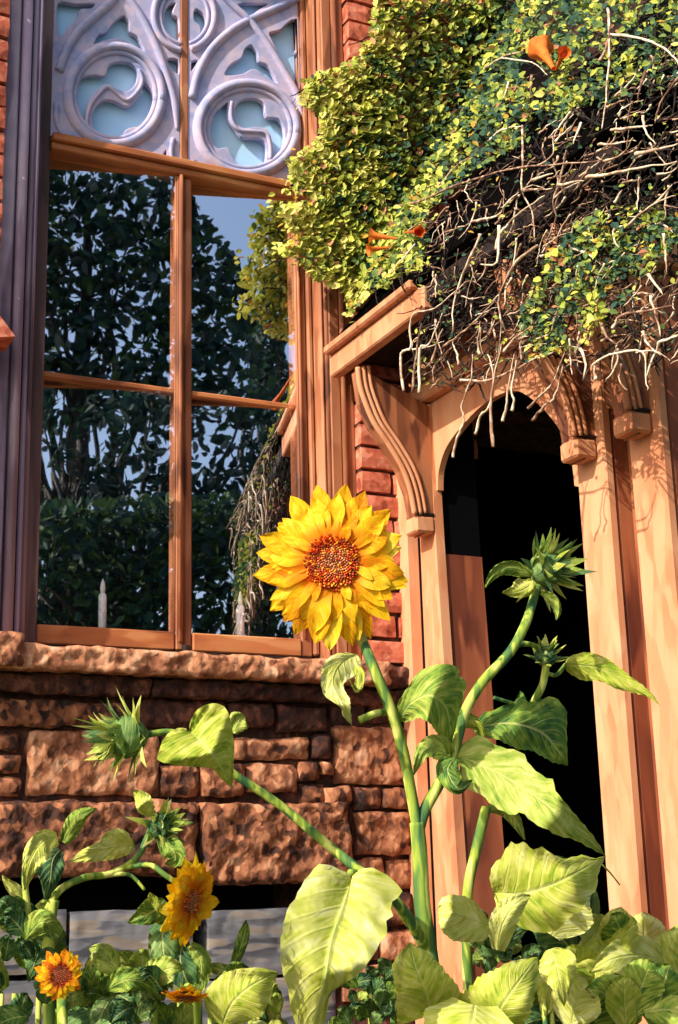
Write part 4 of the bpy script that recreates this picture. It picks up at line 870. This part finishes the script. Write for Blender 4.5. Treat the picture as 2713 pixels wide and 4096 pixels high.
# lower right leaves
oleaf([(850, 455), (960, 460), (1080, 425), (1190, 370), (1285, 315)], [(835, 400), (850, 345), (880, 320), (920, 262), (945, 275), (966, 258), (1005, 292), (1035, 278), (1075, 305), (1130, 325), (1200, 312), (1240, 325), (1285, 315)], [(865, 520), (905, 570), (960, 592), (1030, 612), (1100, 600), (1150, 550), (1190, 530), (1215, 480), (1250, 440), (1258, 380), (1285, 315)], [Y-.05, Y-.12, Y-.15, Y-.14, Y-.10], main, 'leaf_pale', (1.0287, 1100, 3100), .2, .12, seed=17, ser=9, teeth=16)
leaf('leaf', [(1990, 3800, Y-.08), (2010, 3700, Y-.12), (2060, 3620, Y-.14), (2120, 3580, Y-.12)], [20, 50, 56, 36, 4], [30, 50, 50, 36, 4], main, 'leaf_pale', Y, .3, seed=18)
oleaf([(850, 590), (740, 550), (632, 520)], [(800, 520), (765, 482), (700, 465), (655, 475), (636, 505), (632, 520)], [(820, 640), (745, 650), (690, 642), (650, 605), (636, 560), (632, 520)], [Y, Y-.06, Y-.04], main, 'leaf_pale', (1.0287, 1100, 3100), .2, -.1, seed=19, ser=6)
leaf('leaf', [(1730, 4060, Y-.10), (1700, 3960, Y-.15), (1660, 3860, Y-.15), (1640, 3770, Y-.12)], [150, 130, 110, 80, 4], [160, 130, 100, 70, 4], main, 'leaf_pale', Y-.1, .25, seed=20)
leaf('leaf', [(1960, 4110, Y-.15), (2010, 4020, Y-.2), (2080, 3920, Y-.2), (2150, 3830, Y-.15)], [160, 150, 120, 70, 4], [90, 110, 100, 60, 4], main, 'leaf_pale', Y-.12, .25, seed=21, ser=.09)
leaf('leaf', [(1900, 4020, Y-.20), (1890, 4080, Y-.24), (1870, 4180, Y-.25), (1860, 4260, Y-.2)], [90, 180, 170, 60], [90, 190, 170, 60], main, 'leaf_pale', Y-.15, .3, seed=23, back=.4)
# thin stem behind, of the next plant
second = thing('sunflower_plant', 'thin stemmed sunflower plant close behind the tallest one, its head a tight green cluster', 'sunflower', (P(1890, 4096, y=-1.4).x, -1.4, 0), GP)
px_ = P(1880, 4096, y=-1.4)
b = MB(); q = [Vector((px_.x, -1.4, 0)), Vector((px_.x, -1.4, .6))]+[P(u, v, y=yy) for u, v, yy in spline([(1880, 4096, -1.4), (1868, 3800, -1.42), (1872, 3560, -1.44), (1905, 3400, -1.45), (1945, 3230, -1.45)], 5)]
b.tube(q, [.014, .013]+[.010]*(len(q)-2), 9); b.build('main_stem', M['stem'], second, True)
bud(1965, 3770, -1.50, (cU*.6-cF*.8), 105, second, 40, ln=.55, mats=('leaf_deep', 'leaf_deep', 'leaf_mid'))
leaf('leaf', [(1945, 3240), (2010, 3230), (2060, 3280), (2100, 3360)], [10, 30, 34, 20, 3], [10, 30, 30, 20, 3], second, 'leaf_mid', -1.44, .2, seed=24)

# right-hand low plants
def bushy(label, cx, base_y, poly, n, size, mats, seed, cat='plant', name='leafy_plant', group='low leafy plants at the foot of the picture'):
    c0 = P(cx, 4096, y=base_y); t = thing(name, label, cat, (c0.x, base_y, 0), group)
    rr = random.Random(seed)
    b = MB()
    for k in range(3):
        a = c0+Vector((rr.uniform(-.06, .06), rr.uniform(-.04, .04), 0)); b.tube([Vector((c0.x+.02*k, base_y, 0)), Vector((a.x, a.y, .5)), a+Vector((0, 0, .05))], [.009, .008, .005], 6)
    b.build('stems', M['stem'], t, True)
    for i, (u, v) in enumerate(in_poly(poly, n, rr)):
        y = base_y+rr.uniform(-.12, .14); a = rr.uniform(-2.6, -.5) if rr.random() < .6 else rr.uniform(0, 6.28); L_ = rr.uniform(*size); w0 = L_*rr.uniform(.26, .42)
        mid = [(u, v, y), (u+cos(a)*L_*.35, v+sin(a)*L_*.35-L_*.06, y-.03), (u+cos(a)*L_*.7, v+sin(a)*L_*.7, y-.05), (u+cos(a)*L_, v+sin(a)*L_+L_*.18, y-.04)]
        leaf('leaf', mid, [w0*.3, w0, w0*.95, w0*.5, 2], [w0*.3, w0*rr.uniform(.7, 1), w0*.9, w0*.45, 2], t, rr.choice(mats), y, rr.uniform(.1, .5), rr.uniform(-.4, .4), seed=seed*50+i, ser=.06)
    return t
bushy('mid green leafy plant below the dark doorway at the right', 2250, -1.45, [(2130, 3650), (2350, 3640), (2500, 3800), (2460, 4110), (2180, 4110)], 18, (170, 320), ('leaf_mid', 'leaf_pale', 'leaf_deep', 'leaf_pale'), 31)
bushy('light green leafy plant in the bottom right corner', 2560, -1.5, [(2330, 3880), (2560, 3800), (2700, 3850), (2760, 4110), (2350, 4120)], 20, (180, 330), ('leaf_mid', 'leaf_pale', 'leaf_pale'), 32)
bushy('small leaved plant between the huge drooping leaf and the tall stem', 1480, -1.38, [(1380, 3950), (1560, 3880), (1620, 4110), (1350, 4110)], 40, (50, 110), ('leaf_deep', 'leaf_mid', 'leaf_deep'), 33)
bushy('dark small leaved plant at the foot of the green cluster', 1960, -1.40, [(1850, 3680), (2080, 3680), (2150, 3950), (1900, 3960)], 34, (50, 110), ('leaf_deep', 'leaf_deep', 'leaf_mid'), 34)
# left-hand plants
YL = -1.25
left = thing('sunflower_plant', 'sunflower plant at the left edge with arching stem and a pale broad leaf', 'sunflower', (P(230, 4096, y=YL).x, YL, 0), GP)
p0 = P(200, 4096, y=YL)
b = MB(); q = [Vector((p0.x, YL, 0)), Vector((p0.x, YL, .6))]+[P(u, v, y=YL) for u, v, _ in spline([(200, 4096, 0), (190, 3900, 0), (200, 3700, 0), (215, 3600, 0)], 5)]; b.tube(q, .011, 9); b.build('main_stem', M['stem'], left, True)
stalk('branch', [(190, 3640, YL), (240, 3560, YL), (340, 3510, YL), (440, 3495, YL), (540, 3440, YL), (590, 3350, YL), (610, 3280, YL)], (16, 12), left)
stalk('branch', [(500, 3470, YL), (600, 3460, YL-.02), (660, 3500, YL-.04), (720, 3540, YL-.04)], (11, 11), left)
stalk('branch', [(120, 3700, YL), (100, 3500, YL), (140, 3400, YL), (210, 3340, YL)], (14, 12), left)
stalk('branch', [(440, 3500, YL), (520, 3500, YL-.01), (580, 3560, YL-.02)], (10, 6), left)
oleaf([(622, 320), (500, 335), (400, 365), (315, 403)], [(590, 265), (540, 246), (490, 265), (450, 310), (380, 345), (315, 403)], [(615, 352), (560, 380), (480, 396), (400, 402), (315, 403)], [YL, YL-.04, YL-.05, YL-.03], left, 'leaf_pale', (.8673, 0, 3100), .15, seed=40, ser=3)
oleaf([(700, 200), (665, 130), (612, 70)], [(640, 172), (622, 115), (612, 70)], [(715, 150), (690, 92), (650, 72), (612, 70)], [YL-.02, YL-.04, YL-.02], left, 'leaf_pale', (.8673, 0, 3100), .2, seed=41, ser=2)
leaf('leaf', [(255, 3370, YL-.02), (290, 3310, YL-.04), (330, 3260, YL-.05), (385, 3235, YL-.04)], [20, 34, 40, 24, 4], [20, 34, 34, 20, 3], left, 'leaf_mid', YL, .3, seed=42)
leaf('leaf', [(230, 3350, YL-.03), (170, 3370, YL-.06), (120, 3450, YL-.07), (100, 3560, YL-.05)], [30, 60, 60, 34, 4], [20, 44, 44, 24, 4], left, 'leaf_pale', YL, .3, seed=43, ser=.03)
leaf('leaf', [(240, 3400, YL), (210, 3440, YL-.02), (200, 3520, YL-.02), (180, 3600, YL)], [20, 50, 50, 30, 3], [30, 60, 60, 30, 3], left, 'leaf_deep', YL+.03, .3, seed=44)
leaf('leaf', [(90, 3600, YL), (60, 3560, YL), (30, 3530, YL), (10, 3500, YL)], [10, 24, 22, 12, 3], [10, 24, 22, 12, 3], left, 'leaf_pale', YL-.03, .2, seed=45)
leaf('leaf', [(100, 3610, YL), (50, 3620, YL-.03), (0, 3660, YL-.03), (-40, 3720, YL-.03)], [10, 44, 42, 22, 3], [10, 34, 32, 22, 3], left, 'leaf_mid', YL-.02, .2, seed=46)
bud(655, 3300, YL-.02, (cR*.5+cU*.3-cF*.6), 92, left, 24, ln=.95, label='opening green bud at the tip of the arching stem')
leaf('leaf', [(650, 3370, YL-.03), (690, 3400, YL-.05), (700, 3440, YL-.05), (660, 3455, YL-.05)], [20, 44, 44, 26, 3], [20, 44, 44, 26, 3], left, 'leaf_mid', YL-.03, .2, seed=47, ser=.03)
mid_ = thing('sunflower_plant', 'sunflower plant with a yellow head in profile before the grey blocks', 'sunflower', (P(760, 4096, y=YL-.02).x, YL-.02, 0), GP)
p0 = P(735, 4096, y=YL)
b = MB(); q = [Vector((p0.x, YL, 0)), Vector((p0.x, YL, .6))]+[P(u, v, y=YL) for u, v, _ in spline([(735, 4096, 0), (725, 3900, 0), (715, 3750, 0), (730, 3640, 0)], 5)]; b.tube(q, .010, 9); b.build('main_stem', M['stem'], mid_, True)
flower_head(760, 3605, YL-.07, (cR*.78-cU*.10-cF*.45), 190, 62, mid_, 'petal', None, 24, 'yellow orange head in profile, facing right', 160)
leaf('leaf', [(660, 3600, YL), (620, 3640, YL-.03), (560, 3670, YL-.04), (510, 3690, YL-.03)], [14, 50, 44, 24, 3], [14, 50, 50, 24, 3], mid_, 'leaf_mid', YL, .2, seed=50)
leaf('leaf', [(680, 3640, YL), (650, 3740, YL-.03), (660, 3850, YL-.04), (690, 3960, YL-.03)], [20, 60, 60, 40, 3], [20, 50, 56, 40, 3], mid_, 'leaf_deep', YL, .25, seed=51)
leaf('leaf', [(740, 3760, YL-.01), (720, 3830, YL-.04), (740, 3910, YL-.05), (780, 3990, YL-.04)], [20, 50, 60, 40, 3], [20, 50, 56, 40, 3], mid_, 'leaf_deep', YL, .25, seed=52)
leaf('leaf', [(640, 3700, YL-.01), (630, 3650, YL-.03), (610, 3600, YL-.03), (600, 3570, YL-.03)], [10, 24, 22, 3], [10, 24, 22, 3], mid_, 'leaf_pale', YL, .2, seed=53)
leaf('leaf', [(760, 3780, YL-.03), (800, 3840, YL-.05), (800, 3920, YL-.05), (770, 4000, YL-.05)], [20, 40, 44, 30, 3], [20, 40, 44, 30, 3], mid_, 'leaf_mid', YL, .25, seed=54)
small = thing('sunflower_plant', 'short sunflower plant with a small orange head and dark disc, lower left', 'sunflower', (P(245, 4096, y=YL-.1).x, YL-.1, 0), GP)
p0 = P(250, 4096, y=YL-.1); b = MB(); b.tube([Vector((p0.x, YL-.1, 0)), Vector((p0.x, YL-.1, .6)), p0, P(248, 3960, y=YL-.06)], .009, 8); b.build('main_stem', M['stem'], small, True)
flower_head(240, 3900, YL-.12, (CAM-P(240, 3900, y=YL)).normalized()+cR*.15, 104, 46, small, 'petal_or', None, 18, 'small open orange head with dark brown disc', 120)
low = thing('sunflower_plant', 'low sunflower plant with a nodding orange head cut by the bottom edge', 'sunflower', (P(760, 4096, y=YL-.15).x, YL-.15, 0), GP)
p0 = P(770, 4096, y=YL-.15); b = MB(); b.tube([Vector((p0.x+.03, YL-.12, 0)), Vector((p0.x+.03, YL-.12, .8)), P(790, 3960, y=YL-.12), P(750, 3950, y=YL-.15)], .008, 8); b.build('main_stem', M['stem'], low, True)
flower_head(745, 3985, YL-.18, (-cU*.85-cF*.6), 100, 42, low, 'petal_or', None, 16, 'nodding orange head seen from above', 80)
GB = ('leaf_deep', 'leaf_deep', 'leaf_mid')
bushy('dense dark leafy plant in the bottom left corner', 60, YL+.05, [(-60, 3700), (180, 3680), (300, 3800), (330, 4120), (-60, 4120)], 34, (90, 200), GB, 61)
bushy('dark leafy plant between the small orange head and the profile head', 480, YL, [(330, 3880), (620, 3880), (720, 4120), (300, 4120)], 34, (90, 190), GB, 62)
bushy('leafy plant with upright blades before the second grey block', 960, YL+.02, [(830, 3900), (1100, 3900), (1150, 4120), (830, 4120)], 20, (80, 170), ('leaf_mid', 'leaf_deep', 'leaf_mid'), 63)
ex = bushy('pale broad leaved plant left of the huge drooping leaf', 1020, YL-.1, [(900, 4060), (1150, 4060), (1150, 4120), (900, 4120)], 3, (80, 150), ('leaf_pale',), 64)
leaf('leaf', [(890, 4100, YL-.12), (930, 4010, YL-.16), (1010, 3940, YL-.18), (1110, 3890, YL-.16)], [50, 110, 100, 60, 4], [50, 100, 120, 90, 4], ex, 'leaf_pale', YL-.1, .2, seed=70, ser=.04)
leaf('leaf', [(930, 3880, YL), (960, 3800, YL-.03), (980, 3730, YL-.03), (985, 3680, YL-.03)], [14, 26, 24, 3], [10, 22, 20, 3], ex, 'leaf_mid', YL-.02, .2, seed=71)
leaf('leaf', [(950, 3890, YL), (900, 3880, YL-.03), (860, 3870, YL-.03), (820, 3860, YL-.03)], [14, 26, 24, 3], [10, 22, 20, 3], ex, 'leaf_mid', YL-.02, .2, seed=72)
leaf('leaf', [(430, 3960, YL-.1), (500, 3920, YL-.14), (570, 3930, YL-.14), (640, 3990, YL-.12)], [14, 50, 44, 24, 3], [10, 44, 44, 22, 3], small, 'leaf_mid', YL-.1, .2, seed=73)
leaf('leaf', [(100, 3760, YL-.1), (160, 3690, YL-.14), (210, 3700, YL-.14), (250, 3740, YL-.12)], [14, 50, 44, 24, 3], [10, 44, 44, 22, 3], small, 'leaf_mid', YL-.1, .2, seed=74)

# ------------------------------------------------------------------ trees across the garden, seen mirrored in the panes
GY = .236
def PM(u, v, y):                              # garden point whose mirror image in the panes falls at u, v
    n = Vector((-TILT, -1, 0)).normalized(); q = Vector((.4, .12, 0)); d = ray(u, v)
    h = CAM+d*((q-CAM).dot(n)/d.dot(n)); e = d-n*(2*d.dot(n)); return h+e*((y-h.y)/e.y)
def tree(label, poly, y, n, r, seed, trunk_u, dense=None, th=.45, cols=(0, 1, 2, 3, 4), limbs=7):
    rr = random.Random(seed); b0 = PM(trunk_u, 2500, y); t = thing('tree', label, 'tree', (b0.x, y, 0), 'garden trees mirrored in the window')
    b = MB(); top = PM(trunk_u+20, min(p[1] for p in poly)+200, y)
    b.tube([Vector((b0.x, y, 0)), Vector((b0.x+.1, y, 2)), Vector((b0.x-.1, y+.1, top.z*.6)), top], [.28, .20, .13, .03], 8)
    for (u, v) in in_poly(poly, limbs*3, rr):
        p = PM(u, v, y+rr.uniform(-.5, .5)); s = Vector((b0.x, y, max(1.2, p.z*rr.uniform(.35, .6)))); mid = s.lerp(p, .5)+Vector((rr.uniform(-.3, .3), 0, rr.uniform(.0, .4)))
        b.tube([s, mid, p], [.07, .045, .012], 5)
    b.build('trunk', M['trunk'], t, True)
    b = MB()
    for (u, v) in in_poly(poly, n, rr):
        if dense and rr.random() > dense(u, v): continue
        p = PM(u, v, y+rr.uniform(-th, th)); s = r*rr.uniform(.6, 1.3)
        vs, fs = leafshape(p, Vector((rr.gauss(0, 1), rr.gauss(0, 1)-.3, rr.gauss(0, 1)+.5)), s, Vector((rr.gauss(0, 1), rr.gauss(0, 1), rr.gauss(0, 1)-.6)), rr.uniform(.4, .7)); b.add(vs, fs, [(.5, 0), (.9, .3), (.9, .7), (.5, 1), (.1, .7), (.1, .3)], rr.choice(cols))
    b.build('crown', TREE, t, kind='stuff')
cl = lambda u, v, s, o: noise.noise(Vector((u/s, v/s, o)))
tree('big dark tree across the garden, mirrored in the upper left of the panes', [(-300, 560), (150, 545), (300, 600), (500, 640), (680, 690), (760, 760), (830, 860), (890, 930), (930, 1000), (985, 1080), (1010, 1150), (1000, 1240), (1030, 1360), (1090, 1480), (1150, 1580), (1130, 1700), (-300, 1700)], -12, 7000, .085, 81, 330,
     lambda u, v: 1.05+cl(u, v, 130, 1)*.7-max(0, (v-1200)/500)*.35, limbs=5)
tree('loose open tree across the garden, mirrored in the lower panes', [(-300, 1560), (1200, 1560), (1250, 2000), (1200, 2250), (-300, 2250)], -10.5, 4800, .07, 82, 300, lambda u, v: .62+cl(u, v, 110, 4)*1.1+max(0, (v-1900)/350)*.5-.25*(u < 350), cols=(0, 0, 1, 3, 4), limbs=12)
tree('lower bushy tree across the garden, mirrored at the bottom of the panes', [(-300, 2050), (500, 2000), (1200, 1930), (1300, 2300), (1300, 2700), (-300, 2700)], -9, 7000, .06, 83, 700, lambda u, v: 1.05+cl(u, v, 100, 6)*.5-.45*(u < 330), cols=(0, 1, 2, 2, 4), limbs=3)
tree('grey green conifer farther off, mirrored at the right of the panes', [(1060, 1210), (1110, 1200), (1140, 1330), (1175, 1480), (1190, 1600), (1000, 1620), (1010, 1330)], -16, 520, .10, 84, 1060, cols=(3, 3, 1), limbs=3)
